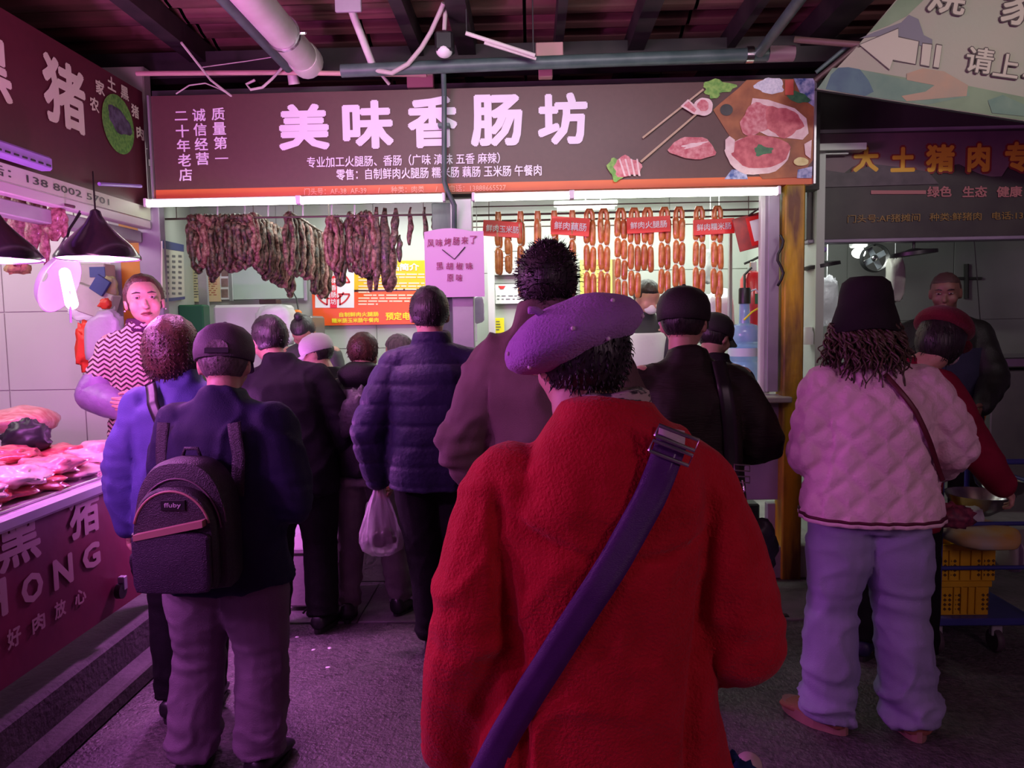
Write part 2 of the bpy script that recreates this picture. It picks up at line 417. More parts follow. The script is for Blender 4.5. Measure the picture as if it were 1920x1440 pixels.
# ================================================================ pipes and cables under the roof
def pipe(name, pts, r, m, label, cat='pipe', n=16, group=None, extra=None, flat=1):
    t = thing(name, pts[0], label, cat, group); put('tube', MB().tube(pts, r, n, flat=flat), m, t, smooth='auto')
    if extra:
        for nm, mb_, m_ in extra: put(nm, mb_, m_, t, smooth='auto')
    return t
e = W(572, 112, 4.50); x, z = e.x, e.z
s0 = Vector((x, .6, z))
pipe('drain_pipe', [s0, e], .085, M_PVC, 'fat white plastic drain pipe ending in a cap under the roof', extra=[
    ('end_cap', MB().lathe([(.02, -.07), (.088, -.07), (.094, -.05), (.094, .05), (.07, .075), (.0, .08)], e, 20, Matrix.Rotation(-PI/2, 3, 'X')), M_PVC),
    ('pipe_clamp', MB().lathe([(.086, -.012), (.095, -.012), (.095, .012), (.086, .012)], (x, 4.1, z), 20, Matrix.Rotation(-PI/2, 3, 'X'), close=True), M_STEEL),
    ('clamp_bolt', MB().cap((x+.09, 4.1, z), (x+.12, 4.1, z), .009, .009, 8), M_STEEL), ('clamp_bolt', MB().cap((x-.12, 4.1, z-.02), (x-.09, 4.1, z-.02), .009, .009, 8), M_STEEL)])
e = W(540, 128, 4.52)
pipe('water_pipe', [(e.x, .6, e.z), e], .026, M_GREENPIPE, 'thin green pipe running beside the fat white drain pipe')
a, b = W(640, 133, 4.38), W(1484, 100, 4.38)
pipe('conduit_pipe', [a, W(900, 122, 4.38), b], .036, M_GREENPIPE, 'long dark green conduit crossing above the brown sign', extra=[
    ('pipe_end', MB().tube([W(1440, 101, 4.38), W(1488, 100, 4.38)], .043, 14), mat('mauve_pipe', (.28, .17, .20), .5)),
    ('pipe_clamp', MB().lathe([(.037, -.02), (.045, -.02), (.045, .02), (.037, .02)], W(1405, 103, 4.38), 14, Matrix.Rotation(PI/2, 3, 'Y'), close=True), M_STEEL)])
pipe('conduit_pipe', [W(256, 138, 4.55), W(520, 136, 4.55), W(800, 140, 4.55)], .014, mat('pink_conduit', (.55, .33, .30), .45), 'slim pale conduit just above the left part of the brown sign')
pts = [W(831, 118, 4.36), W(833, 180, 4.50), W(833, 340, 4.50), W(838, 356, 4.51), W(852, 385, 4.52), W(852, 430, 4.56)]
pipe('drop_pipe', pts, .015, M_GREENPIPE, 'dark pipe dropping down in front of the brown sign', extra=[('pipe_clamp', MB().box(W(833, 236, 4.53), (.07, .06, .02), bev=.003), M_GREENPIPE)])
pipe('angled_pipe', [W(1512, -18, 3.6), W(1425, 98, 4.34)], .028, M_GREENPIPE, 'green pipe slanting up to the right from the conduit')
pipe('rusty_bar', [W(1490, 74, 4.3), W(1612, 84, 4.15)], .017, mat('brown_bar', (.15, .08, .075), .5), 'brown bar reaching out towards the landscape banner')
pipe('brace_bar', [W(1612, 84, 4.15), W(1528, 152, 4.25)], .016, M_RUST, 'brown brace bar slanting down across the landscape banner')
pipe('brace_bar', [W(1590, 86, 4.22), W(1530, 136, 4.28)], .011, M_GREENPIPE, 'thin teal brace beside the brown one')
cd = MB().tube([W(655, 0, 4.0), W(668, 40, 4.2), W(690, 105, 4.36), W(705, 130, 4.4)], .020, 8)
pipe('cable_duct', [W(650, -10, 4.0), W(665, 35, 4.2), W(694, 110, 4.36), W(700, 126, 4.4)], .021, M_PVC, 'white cable duct coming down from the grey junction plate', extra=[('stub', MB().tube([W(700, 120, 4.42), W(730, 158, 4.5)], .010, 8), M_CABLE)])
tag(put('junction_plate', wbox(628, -20, 676, 22, 3.98, .02), M_GREYPAINT), 'grey junction plate at the top of the white cable duct', 'box')
loop = [W(706, 132, 4.36), W(735, 137, 4.34), W(765, 120, 4.32), W(790, 90, 4.30), W(808, 60, 4.28), W(818, 38, 4.26), W(832, 6, 4.2)]
pipe('hose_cable', loop, .013, M_CABLE, 'pale flexible hose curving up to the black camera box', 'cable')
pipe('strip_light', [W(873, 62, 4.2), W(1003, 104, 4.25)], .011, M_PVC, 'unlit slim white tube lamp slanting under the roof', 'lamp', extra=[('housing', MB().tube([W(908, 80, 4.22), W(1005, 110, 4.27)], .009, 6), M_PVC), ('hanger', MB().tube([W(875, 62, 4.2), W(875, 62, 4.2)+Vector((0, 0, .26))], .004, 5), M_BLACKCABLE), ('hanger', MB().tube([W(1000, 103, 4.25), W(1000, 103, 4.25)+Vector((0, 0, .38))], .004, 5), M_BLACKCABLE)])
ct = thing('security_camera', W(832, 82, 4.25), 'small black box camera with white underside hanging above the sign', 'camera')
put('housing', wbox(815, 56, 849, 94, 4.22, .10, .012), M_BLACK, ct); put('dome', MB().ell(W(833, 96, 4.26), (.045, .045, .035)), M_WHITE, ct, smooth=True)
put('bracket', MB().tube([W(833, 57, 4.26), W(836, 5, 4.26)], .012, 8), M_CABLE, ct)
lp = [W(478, 150, 4.5), W(462, 158, 4.5), W(470, 168, 4.5), W(492, 164, 4.5), W(510, 148, 4.5), W(528, 128, 4.5)]
pipe('cable', lp, .008, M_CABLE, 'looped pale cable left of the drain pipe', 'cable', 8)
pipe('cable', [W(330, 176, 4.56), W(355, 160, 4.56), W(385, 156, 4.56), W(410, 166, 4.56), W(432, 178, 4.56)], .004, M_CABLE, 'thin arched wire on top of the brown sign', 'cable', 6)
pipe('cable', [W(380, 126, 4.5), W(460, 115, 4.5), W(530, 104, 4.5)], .003, M_CABLE, 'thin straight wire behind the green pipe', 'cable', 6)
pipe('cable', [W(340, 80, 4.2), W(395, 150, 4.5), W(440, 185, 4.58)], .007, M_CABLE, 'pale cable running down onto the left part of the sign', 'cable', 6)
for i, (x0, y0, x1, y1, Yy, lb) in enumerate(((763, 135, 812, 164, 4.62, 'left of the dropping pipe'), (1005, 78, 1056, 106, 4.40, 'on the conduit in the middle'), (1010, 124, 1036, 144, 4.5, 'under the conduit in the middle'))):
    tag(put('junction_box', wbox(x0, y0, x1, y1, Yy, .06), mat('pink_box', (.45, .26, .24), .6)), 'small pale junction box %s' % lb, 'box')
pipe('lamp_bulb', [W(548, 138, 4.6), W(552, 158, 4.62)], [.03, .034], M_PVC, 'small round-ended white plastic fitting under the drain pipe', 'fitting')

# ================================================================ the big brown sign
YS = 4.56
a, b = W(283, 180, YS), W(1528, 148, YS); zb = W(291, 372, YS).z; zo = zb+.05
xr = W(1525, 250, YS).x; xl = W(287, 280, YS).x; zt = (a.z+b.z)/2
sg = thing('shop_sign', ((xl+xr)/2, YS, zb), 'long brown shop sign with big white characters and meat pictures', 'sign')
put('board', MB().box(((xl+xr)/2, YS+.04, (zo+zt)/2), (xr-xl, .07, zt-zo)), M_BROWNSIGN, sg)
put('lower_strip', MB().box(((xl+xr)/2, YS+.04, (zo+zb)/2), (xr-xl, .07, zo-zb)), M_ORANGE, sg, label='orange strip along the bottom')
for s_, x in (('edge_trim', xl-.008), ('edge_trim', xr+.006)): put(s_, MB().box((x, YS+.03, (zb+zt)/2), (.012, .09, zt-zb)), M_ALU, sg)
mb = MB()
for ch, x0, x1, y0, y1 in (('美', 522, 618, 195, 282), ('味', 642, 738, 188, 280), ('香', 764, 858, 180, 278), ('肠', 882, 980, 177, 275), ('坊', 1008, 1102, 174, 272)):
    put('character', px_text(MB(), ch, x0, y0, x1, y1, YS, .040, .004), M_LETTER, sg, fix=False)
mb = MB()
for st, x0, y0, dx in (('质量第一', 397, 202, 2.2), ('诚信经营', 361, 204, 2.2), ('二十年老店', 328, 207, 2.0)):
    for i, ch in enumerate(st):
        yy = y0+i*27.2
        if ch in '一': px_text(mb, ch, x0+i*dx, yy+12, x0+i*dx+25, yy+15, YS, .02, .004)
        elif ch == '二': px_text(mb, ch, x0+i*dx, yy+2, x0+i*dx+24, yy+19, YS, .02, .004)
        else: px_text(mb, ch, x0+i*dx, yy, x0+i*dx+25, yy+24, YS, .022, .004)
put('vertical_lettering', mb, M_LETTER, sg, fix=False)
mb = MB()
px_text(mb, '专业加工火腿肠、香肠（广味 滇味 五香 麻辣）', 575, 290, 937, 311, YS, .016, .004)
px_text(mb, '零售：自制鲜肉火腿肠 糯米肠 藕肠 玉米肠 午餐肉', 630, 313, 1015, 334, YS, .016, .004)
put('small_lettering', mb, M_LETTER, sg, fix=False)
mb = MB(); px_text(mb, '门头号：AF-38  AF-39      /      种类：肉类      /      电话：13888665527', 570, 349, 948, 362, YS, .01, .004)
put('strip_lettering', mb, mat('pale_orange_print', (.85, .40, .25), .5), sg, fix=False)
# printed pictures of meat on the right end of the sign
M_P = {k: mat('print_'+k, c, .5, col2=c2, scale=s_, detail=6) for k, (c, c2, s_) in dict(
    board=((.40, .14, .05), (.22, .07, .03), 9), fat=((.80, .66, .62), (.70, .50, .48), 30), meat=((.62, .17, .18), (.42, .07, .09), 26),
    meat2=((.66, .30, .30), (.50, .10, .13), 40), green=((.12, .34, .05), (.28, .52, .10), 40), dgreen=((.03, .13, .06), (.06, .2, .08), 40), black=((.03, .03, .03), (.05, .05, .05), 9),
    salt=((.55, .58, .66), (.75, .76, .82), 90), blue=((.05, .10, .30), (.55, .60, .75), 26), stick=((.55, .42, .28), (.45, .33, .2), 9), red=((.6, .10, .06), (.5, .07, .05), 9), lemon=((.72, .70, .30), (.6, .55, .2), 30)).items()}
PIC = [0]
def pic(nm, mk, pts, lay):
    PIC[0] += 1; put(nm, poly(pts, YS-.0006*PIC[0], .0006), M_P[mk], sg)
def blob(cx, cy, rx, ry, n=26, j=.08, rot=0, seed=1):
    r = random.Random(seed); ph = [r.uniform(0, 6) for _ in range(4)]; out = []
    for k in range(n):
        t = 2*PI*k/n; q = 1+j*math.sin(3*t+ph[0])+j*.7*math.sin(5*t+ph[1])+j*.5*math.sin(8*t+ph[2])
        x, y = rx*q*math.cos(t), ry*q*math.sin(t); out.append((cx+x*math.cos(rot)-y*math.sin(rot), cy+x*math.sin(rot)+y*math.cos(rot)))
    return out
pic('printed_board', 'board', [(1337, 206), (1350, 194), (1385, 165), (1400, 150), (1520, 147), (1526, 200), (1524, 300), (1500, 332), (1430, 336), (1372, 262)], 1)
pic('printed_cloth', 'blue', [(1358, 336), (1372, 318), (1398, 318), (1402, 336)], 2)
pic('printed_cloth', 'blue', [(1488, 147), (1527, 147), (1526, 200), (1505, 185)], 2)
pic('printed_cloth', 'blue', [(1496, 318), (1523, 312), (1522, 334), (1494, 334)], 2)
pic('printed_leaves', 'green', blob(1346, 163, 30, 13, seed=3, j=.16), 3)
pic('printed_leaves', 'green', blob(1338, 174, 14, 10, seed=5, j=.16), 3)
pic('printed_knob', 'black', blob(1362, 206, 12, 11, j=0), 3)
pic('printed_salt', 'salt', blob(1444, 161, 27, 15, seed=6, j=.10), 3)
pic('printed_leaves', 'dgreen', blob(1496, 182, 22, 10, seed=7, rot=.3), 3)
pic('printed_fat', 'fat', [(1411, 184), (1440, 187), (1490, 203), (1512, 222), (1516, 250), (1505, 262), (1440, 255), (1400, 235)], 4)
pic('printed_chop', 'meat2', blob(1418, 224, 26, 34, seed=9, rot=.7, j=.07), 6)
pic('printed_meat', 'meat', blob(1468, 228, 36, 27, seed=10, rot=.4, j=.1), 5)
pic('printed_fat', 'fat', blob(1420, 291, 60, 36, seed=11, j=.04), 6)
pic('printed_steak', 'meat', blob(1425, 284, 56, 31, seed=12, j=.04), 7)
pic('printed_fat', 'fat', [(1360, 262), (1368, 255), (1378, 262), (1376, 285), (1366, 290), (1360, 280)], 7)
pic('printed_herbs', 'dgreen', blob(1430, 282, 17, 9, seed=13, j=.2), 8)
pic('printed_egg', 'fat', [(1508, 270), (1522, 262), (1520, 298), (1510, 290)], 5)
pic('printed_lemon', 'lemon', blob(1502, 303, 14, 8, seed=14, j=.03), 7)
pic('printed_red_label', 'red', [(1472, 150), (1488, 149), (1488, 178), (1472, 178)], 4)
pic('printed_fillet', 'meat2', blob(1299, 278, 43, 21, seed=15, rot=.05, j=.07), 3)
pic('printed_fillet', 'fat', blob(1300, 272, 22, 4, seed=16, rot=-.2, j=.2), 4)
pic('printed_slices', 'green', blob(1158, 316, 18, 21, seed=17, j=.15), 3)
pic('printed_slices', 'meat2', blob(1176, 313, 26, 19, seed=18, j=.12), 4)
for k in range(4): pic('printed_slice_fold', 'fat', [(1160+k*11, 298), (1163+k*11, 298), (1174+k*9, 330), (1170+k*9, 330)], 5)
pic('printed_chopstick', 'stick', [(1204, 257), (1206, 260), (1320, 169), (1318, 166)], 3)
pic('printed_chopstick', 'stick', [(1200, 302), (1203, 305), (1306, 216), (1304, 213)], 3)
pic('printed_bacon', 'fat', blob(1319, 200, 18, 17, seed=19, j=.03), 5); pic('printed_bacon', 'meat2', blob(1318, 198, 11, 11, seed=20, j=.03), 6)
pic('printed_bacon', 'fat', [(1276, 199), (1290, 186), (1312, 205), (1318, 216), (1300, 214)], 4); pic('printed_bacon', 'meat2', [(1282, 198), (1291, 190), (1306, 206), (1302, 211)], 5)

# tubes under the sign
def tube_lamp(x0, y0, x1, y1, lb):
    a, b = W(x0, y0, 4.50), W(x1, y1, 4.50)
    t = thing('tube_lamp', (a+b)/2, lb, 'lamp', 'tubes under the brown sign')
    put('tube', MB().tube([a, b], .017, 10), M_TUBE, t, smooth='auto')
    put('housing', MB().tube([a+Vector((0, .03, .024)), b+Vector((0, .03, .024))], .012, 6), M_WHITE, t)
    for p in (a, b): put('end_cap', MB().box(p+Vector((0, .012, .008)), (.02, .06, .05), bev=.004), M_WHITE, t)
tube_lamp(274, 383, 558, 377.5, 'glowing tube lamp under the left end of the brown sign')
tube_lamp(562, 377.5, 832, 372.5, 'glowing tube lamp under the brown sign, left of the dark pipe')
tube_lamp(888, 372, 1070, 368, 'glowing tube lamp under the sign, just right of the dark pipe')
tube_lamp(1074, 367.5, 1460, 360, 'glowing tube lamp under the printed meat pictures')
tl = thing('tube_lamp', W(1100, 392, 5.6), 'short tube lamp on the ceiling inside the shop', 'lamp')
put('tube', MB().tube([W(1045, 391, 5.6), W(1152, 388, 5.6)], .016, 8), M_TUBE, tl, smooth='auto'); put('housing', MB().box(W(1098, 382, 5.6), (.46, .05, .04), bev=.005), M_WHITE, tl); put('hanger_rod', MB().tube([W(1098, 382, 5.6), W(1098, 382, 5.6)+Vector((0, 0, .25))], .004, 5), M_WHITE, tl)
# rails for the sausages
def rail(name, a, b, lb, r=.007): 
    t = tag(put(name, MB().tube([a, b], r, 8), M_RUST, smooth='auto'), lb, 'rail', 'hanging rails in the shop')
    for f_ in (.06, .94):
        q_ = Vector(a).lerp(Vector(b), f_)
        if 4.7 < q_.y and q_.x > -2.3: put('hanger_rod', MB().tube([q_, Vector((q_.x, q_.y, 2.60))], .003, 5), M_RUST, t)
    return t
rail('hanging_rail', W(300, 411, 4.92), W(826, 402, 4.92), 'front rail holding the dried sausages')
rail('hanging_rail', W(884, 404, 4.98), W(1437, 392, 4.98), 'upper front rail holding the orange sausages')
rail('hanging_rail', W(884, 415, 5.15), W(1437, 404, 5.15), 'second rail behind the orange sausages')
rail('hanging_rail', W(884, 388, 4.85), W(1437, 377, 4.85), 'thin topmost rail close under the tubes', .004)
rail('hanging_rail', W(884, 426, 5.4), W(1437, 418, 5.4), 'rearmost pale rail behind the orange sausages', .005)
rail('hanging_rail', W(470, 400, 4.93), W(548, 447, 5.7), 'left slanting pole going back under the dried sausages')
rail('hanging_rail', W(545, 398, 4.93), W(622, 447, 5.7), 'second slanting pole going back under the dried sausages')
for i, px in enumerate((408, 459, 503, 568, 622, 665)):
    tag(put('hanger_rod', MB().tube([W(px, 408, 4.92), W(px, 384, 4.92)], .005, 6), M_WHITE), 'thin white rod holding the dried sausage rail up to the ceiling', 'rod', 'white hanger rods of the dried sausage rail')
# ================================================================ left meat stall
XL = -2.30
M_MAROON = mat('maroon_sign_print', (.085, .012, .022), .45, col2=(.075, .010, .02), scale=20)
M_CREAM = mat('cream_lettering', (.62, .66, .46), .5)
def side_rect(x0, y0, x1, y1, X):
    c = WX((x0+x1)/2, (y0+y1)/2, X); a = WX(x0, (y0+y1)/2, X); b = WX(x1, (y0+y1)/2, X); d = WX((x0+x1)/2, y0, X); e = WX((x0+x1)/2, y1, X)
    return c, abs(b.y-a.y), abs(d.z-e.z)
def side_text(mb, body, x0, y0, x1, y1, X, bold=.02, ext=.004, slope=0):
    c, w, h = side_rect(x0, y0, x1, y1, X)
    return text(mb, body, c, w, h, (0, 1, slope), (0, -slope, 1), bold, ext)
zt = WX(150, 103, XL).z; zl = WX(150, 352, XL).z
lg = thing('stall_sign', (XL, 3.5, zl), 'maroon stall sign on the left with pale characters and an oval pig picture', 'sign')
put('board', MB().box((XL-.04, 2.75, (zt+zl)/2), (.08, 3.7, zt-zl)), M_MAROON, lg)
put('phone_strip', MB().box((XL+.006, 2.75, zl-.035), (.012, 3.7, .075)), mat('cream_strip', (.55, .60, .45), .5), lg, label='pale strip carrying the phone number')
put('character', side_text(MB(), '猪', 82, 116, 160, 240, XL, .035), M_CREAM, lg, fix=False)
put('character', side_text(MB(), '黑', -75, 60, 20, 178, XL, .035), M_CREAM, lg, fix=False)
mb = MB(); cz = zl-.034
text(mb, '电话：138 8002 5701', (XL+.012, 3.62, cz), 1.05, .045, (0, 1, 0), (0, 0, 1), .012, .002)
put('phone_lettering', mb, mat('dark_lettering', (.03, .025, .03), .5), lg, fix=False)
c, w, h = side_rect(192, 180, 250, 287, XL)
def side_blob(c, w, h, n, ph, j, th, lay, dy=0, dz=0):
    pts = []
    for k in range(n):
        t = 2*PI*k/n; q = 1+j*math.sin(3*t+ph)+j*.6*math.sin(5*t+ph*2)
        pts.append((XL+.002+lay*.002, c.y+dy*w+w/2*q*math.cos(t), c.z+dz*h+h/2*q*math.sin(t)))
    return MB().prism(pts, (.0015, 0, 0))
put('oval_picture', side_blob(c, w, h, 28, 0, 0, 1, 1), mat('print_grass', (.05, .22, .03), .5, col2=(.16, .42, .07), scale=60), lg, label='green grass in the oval picture')
put('pig_picture', side_blob(c, w*.55, h*.34, 18, 1, .12, 1, 2, -.1, .35), mat('print_pig', (.03, .03, .045), .5, col2=(.12, .12, .17), scale=25), lg, label='dark pig in the oval picture')
put('pig_picture', side_blob(c, w*.6, h*.36, 18, 2.3, .12, 1, 3, .15, .05), mat('print_pig', (0, 0, 0)), lg, label='second dark pig in the oval picture')
mb = MB()
for k, ch in enumerate('农家土黑猪肉'):
    t = math.radians(168-k*33); side_text(mb, ch, 0, 0, 12, 18, XL) if False else text(mb, ch, (XL, c.y+math.cos(t)*w*.72, c.z+math.sin(t)*h*.66), .085, .075, (0, 1, 0), (0, 0, 1), .03, .004)
put('ring_lettering', mb, M_CREAM, lg, fix=False)
# frame under the sign, opening, inner walls
struct('trim_15', MB().box((XL-.02, 2.75, zl-.10), (.06, 3.7, .05), bev=.005), mat('pale_pipe', (.55, .45, .5), .4))
struct('trim_16', MB().box((XL-.09, 2.75, zl-.17), (.08, 3.7, .07), bev=.005), M_GREYPAINT)
tiled_wall('wall_left_stall_back', -4.3, -2.36, 4.74, .22, 3.2, mat('cream_tile', (.52, .50, .47), .35, col2=(.57, .55, .52), scale=1.1, bump=.05, bscale=12), .485, .50)
struct('ceiling_left_stall', MB().box((-3.3, 2.7, 2.75), (1.9, 4.0, .04)), M_WHITEPANEL)
tag(put('sign_rod', MB().tube([WX(186, 345, -2.25), WX(264, 349, -2.25)], .010, 8), mat('violet_plastic', (.34, .22, .62), .45)), 'thin violet rod fixed on the lower right of the maroon sign', 'rod')
tb = thing('plastic_tray', WX(40, 300, -2.2), 'violet slotted plastic tray stuck on the maroon sign', 'tray')
c, w, h = side_rect(-60, 270, 96, 298, -2.23)
put('tray_body', MB().box((-2.24, c.y, c.z), (.06, w, h), bev=.01), MATS['violet_plastic'], tb)
for k in range(9): put('slot', MB().box((-2.207, c.y-w/2+.06+k*(w-.1)/8, c.z-.012), (.004, .03, .008)), M_BLACK, tb)
# counter
M_PINKTOP = mat('counter_plate', (.62, .60, .64), .3, col2=(.7, .68, .7), scale=5)
XC = -1.83; ctop = .95
ce = WZ(206, 862, ctop).y; cst = .9
ct = thing('meat_counter', (-2.15, (ce+cst)/2, .2), 'long left meat counter with a pale edge and a maroon printed skirt', 'counter')
put('counter_top', MB().box((-2.2, (ce+cst)/2, ctop-.0275), (.78, ce-cst, .055), bev=.012), M_PINKTOP, ct)
put('steel_tray', MB().box((-2.2, (ce+cst)/2, ctop+.006), (.70, ce-cst-.06, .012), bev=.004), mat('tray_plate', (.6, .5, .55), .2, .4), ct)
put('skirt', MB().box((XC-.035, (ce+cst)/2, .635), (.02, ce-cst-.02, .58)), mat('skirt_print', (.22, .02, .06), .45, col2=(.14, .014, .045), scale=2.5, bump=.35, bscale=6), ct, label='maroon plastic skirt with printed lettering')
M_SK = mat('skirt_lettering', (.50, .33, .32), .55)
mb = MB()
for ch, x0, y0, x1, y1 in (('黑', -6, 963, 76, 1062), ('猪', 128, 905, 186, 1005)): put('character', side_text(MB(), ch, x0, y0, x1, y1, XC-.025, .03), M_SK, ct, fix=False)
for ch, x0, y0, x1, y1 in (('H', -38, 1090, 13, 1165), ('O', 38, 1073, 80, 1130), ('N', 98, 1042, 136, 1100), ('G', 153, 1018, 187, 1066)):
    put('character', side_text(MB(), ch, x0, y0, x1, y1, XC-.025, .04), M_SK, ct, fix=False)
for ch, x0, y0, x1, y1 in (('好', 11, 1175, 38, 1214), ('肉', 58, 1150, 83, 1184), ('放', 100, 1125, 122, 1158), ('心', 138, 1104, 160, 1133)): side_text(mb, ch, x0, y0, x1, y1, XC-.025, .03)
put('skirt_lettering', mb, M_SK, ct, fix=False)
struct('trim_17', MB().box((-2.32, 2.2, .115), (.96, 3.4, .23), bev=.015), mat('dark_concrete', (.075, .065, .068), .75, col2=(.13, .115, .12), scale=4, bump=.5, bscale=40))
struct('trim_18', MB().box((-1.80, 2.0, .04), (.12, 4.2, .08), bev=.01), MATS['dark_concrete'])
c = WX(226, 1108, -1.83)
cw = thing('caster_wheel', (c.x, c.y, c.z-.03), 'small caster wheel at the far end of the maroon skirt', 'wheel')
put('wheel', MB().lathe([(.01, -.012), (.034, -.012), (.034, .012), (.01, .012)], c, 16, Matrix.Rotation(PI/2, 3, 'Y')), M_BLACK, cw, smooth='auto')
put('fork', MB().box(c+Vector((0, .02, .03)), (.03, .03, .06), bev=.003), M_GREYPAINT, cw)
# meat on the counter
M_MEAT = [mat('raw_pork_a', (.62, .13, .14), .32, col2=(.78, .38, .36), scale=14, sx=(1, 2.5, 1), bump=.3, bscale=30, coat=.5),
          mat('raw_pork_b', (.70, .42, .40), .3, col2=(.82, .60, .55), scale=10, sx=(2.5, 1, 1), bump=.3, bscale=25, coat=.5),
          mat('raw_pork_c', (.50, .035, .045), .3, col2=(.66, .16, .15), scale=16, sx=(1, 3, 1), bump=.3, bscale=30, coat=.6)]
def meat(c, r, seed, m, rot=0, rough=.25, n=26, k=16):
    rr = random.Random(seed); mb = MB().ell((0, 0, 0), (1, 1, 1), n, k); off = Vector((rr.uniform(0, 50), rr.uniform(0, 50), 0))
    R = Matrix.Rotation(rot, 3, 'Z')
    def fn(v):
        q = 1+rough*noise.noise(v*1.6+off)*1.4+rough*.5*noise.noise(v*4+off)+.10*math.sin(v.x*9+seed)*rough*2
        z = v.z
        return R @ Vector((v.x*r[0]*q, v.y*r[1]*q, max(z*r[2]*q, -r[2]*.55)))+Vector(c)+Vector((0, 0, r[2]*.55))
    return mb.mapv(fn)
ORD = 'first second third fourth fifth sixth seventh eighth ninth tenth eleventh twelfth thirteenth'.split()
rr = random.Random(5); i = 0
for layer in range(3):
    ys = list(np.arange(1.75, ce-.10, .20 if layer == 0 else .27))
    for yi, y in enumerate(ys):
        for xi, x in enumerate((-2.40, -2.19, -2.0) if layer < 2 else (-2.36, -2.2)):
            if layer == 2 and rr.random() < .4: continue
            i += 1; mi = rr.choice((0, 0, 1, 1, 2)); r = (rr.uniform(.09, .13), rr.uniform(.10, .17), rr.uniform(.028, .045))
            zz = ctop+.012+layer*.042
            tag(put('pork_cut', meat((x+rr.uniform(-.03, .03), min(y+rr.uniform(-.04, .04), ce-.17), zz), r, i, None, rr.uniform(0, 3), .34), M_MEAT[mi], smooth=True), '%s pork cut, %s layer, %s side, %s from the counter\'s far end' % (('pinkish raw', 'pale fatty', 'dark red lean')[mi], ('bottom', 'middle', 'top')[layer], ('wall', 'middle' if layer < 2 else 'aisle', 'aisle')[xi], ORD[len(ys)-1-yi]), 'meat', ('pinkish pork cuts on the left counter', 'pale fatty pork cuts on the left counter', 'dark red pork cuts on the left counter')[mi])
c = WZ(40, 790, 1.10)
tag(put('pork_ham', meat((c.x, c.y, 1.05), (.17, .20, .085), 77, M_MEAT[0], .4, .12), M_MEAT[0], smooth=True), 'large rounded pork ham on top of the heap at the photo edge', 'meat')
c = WZ(118, 868, .99)
tag(put('pork_strip', meat((c.x+.02, c.y, .99), (.055, .17, .022), 78, M_MEAT[2], -1.1, .12), M_MEAT[2], smooth=True), 'narrow dark red meat strip near the counter edge', 'meat')
def bag_shape(c, r, seed, sq=.5):
    mb = MB().ell((0, 0, 0), (1, 1, 1), 26, 16); off = Vector((seed*3.1, seed*1.7, 0))
    return mb.mapv(lambda v: Vector(c)+Vector((v.x*r[0], v.y*r[1], max(v.z, -sq)*r[2]))*(1+.5*abs(noise.noise(v*2.2+off))-.15+.15*noise.noise(v*7+off)))
M_PLASTIC = mat('clear_plastic_bag', (.8, .78, .85), .22, alpha=.42, bump=.5, bscale=25)
M_PLASTICW = mat('white_plastic_bag', (.75, .75, .76), .35, bump=.5, bscale=18, col2=(.62, .62, .64), scale=8)
c = WZ(28, 745, 1.15)
tag(put('plastic_bag', bag_shape((c.x, c.y, 1.16), (.11, .12, .07), 4), M_PLASTIC, smooth=True), 'crumpled clear plastic bag on the meat heap at the back', 'bag')
c = W(88, 770, 3.5)
tag(put('black_pouch', bag_shape((c.x, 3.35, 1.10), (.10, .08, .09), 9), M_BLACK, smooth=True), 'black crumpled pouch behind the meat heap', 'bag')
# lamps over the counter
def shade_lamp(name_px, py_rim, Y, rad, label, energy, hgt=None):
    rim = W(name_px, py_rim, Y); hgt = hgt or rad*1.18
    t = thing('pendant_lamp', rim, label, 'lamp')
    n = 36
    pr = [(rad, 0), (rad*1.0, .012), (rad*.80, hgt*.30), (rad*.55, hgt*.50), (rad*.30, hgt*.72), (rad*.15, hgt*.92), (rad*.12, hgt*1.02), (.008, hgt*1.06)]
    put('lamp_shade', MB().lathe(pr+[(r-.004, z-.004) for r, z in pr[-2:0:-1]]+[(rad-.004, 0)], rim, n, close=True), mat('lamp_shade_black', (.012, .010, .014), .25, coat=.6), t, smooth='auto')
    put('shade_lining', MB().lathe([(rad-.008, .004), (rad*.79-.006, hgt*.28), (rad*.54-.006, hgt*.48), (rad*.28, hgt*.68), (rad*.26, hgt*.68), (rad*.54-.008, hgt*.47), (rad*.79-.008, hgt*.27), (rad-.012, .004)], rim, n, close=True), mat('lamp_lining', (.8, .7, .75), .4), t, smooth='auto')
    put('bulb', MB().ell(rim+Vector((0, 0, hgt*.16)), (rad*.30, rad*.30, rad*.22)), mat('pink_bulb', (1, .6, .8), .5, emit=8, ecol=(1, .30, .72)), t, smooth=True)
    put('cord', MB().tube([rim+Vector((0, 0, hgt)), WX(name_px-10, 322, -2.25)], .004, 6), M_BLACKCABLE, t)
    L = lamp('POINT', rim+Vector((0, 0, .018)), energy, PINK, .07); return t
shade_lamp(184, 486, 3.3, .172, 'black cone pendant lamp glowing pink over the end of the meat counter', 30)
shade_lamp(-10, 489, 2.85, .165, 'black cone pendant lamp cut by the left photo edge', 26)
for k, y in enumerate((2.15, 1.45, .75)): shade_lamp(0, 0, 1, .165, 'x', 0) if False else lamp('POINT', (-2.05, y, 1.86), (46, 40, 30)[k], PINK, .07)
put('cord', MB().tube([WX(150, 400, -2.05), WX(130, 430, -2.05), WX(126, 445, -2.05)], .006, 6), M_BLACKCABLE, bpy.data.objects['pendant_lamp'])
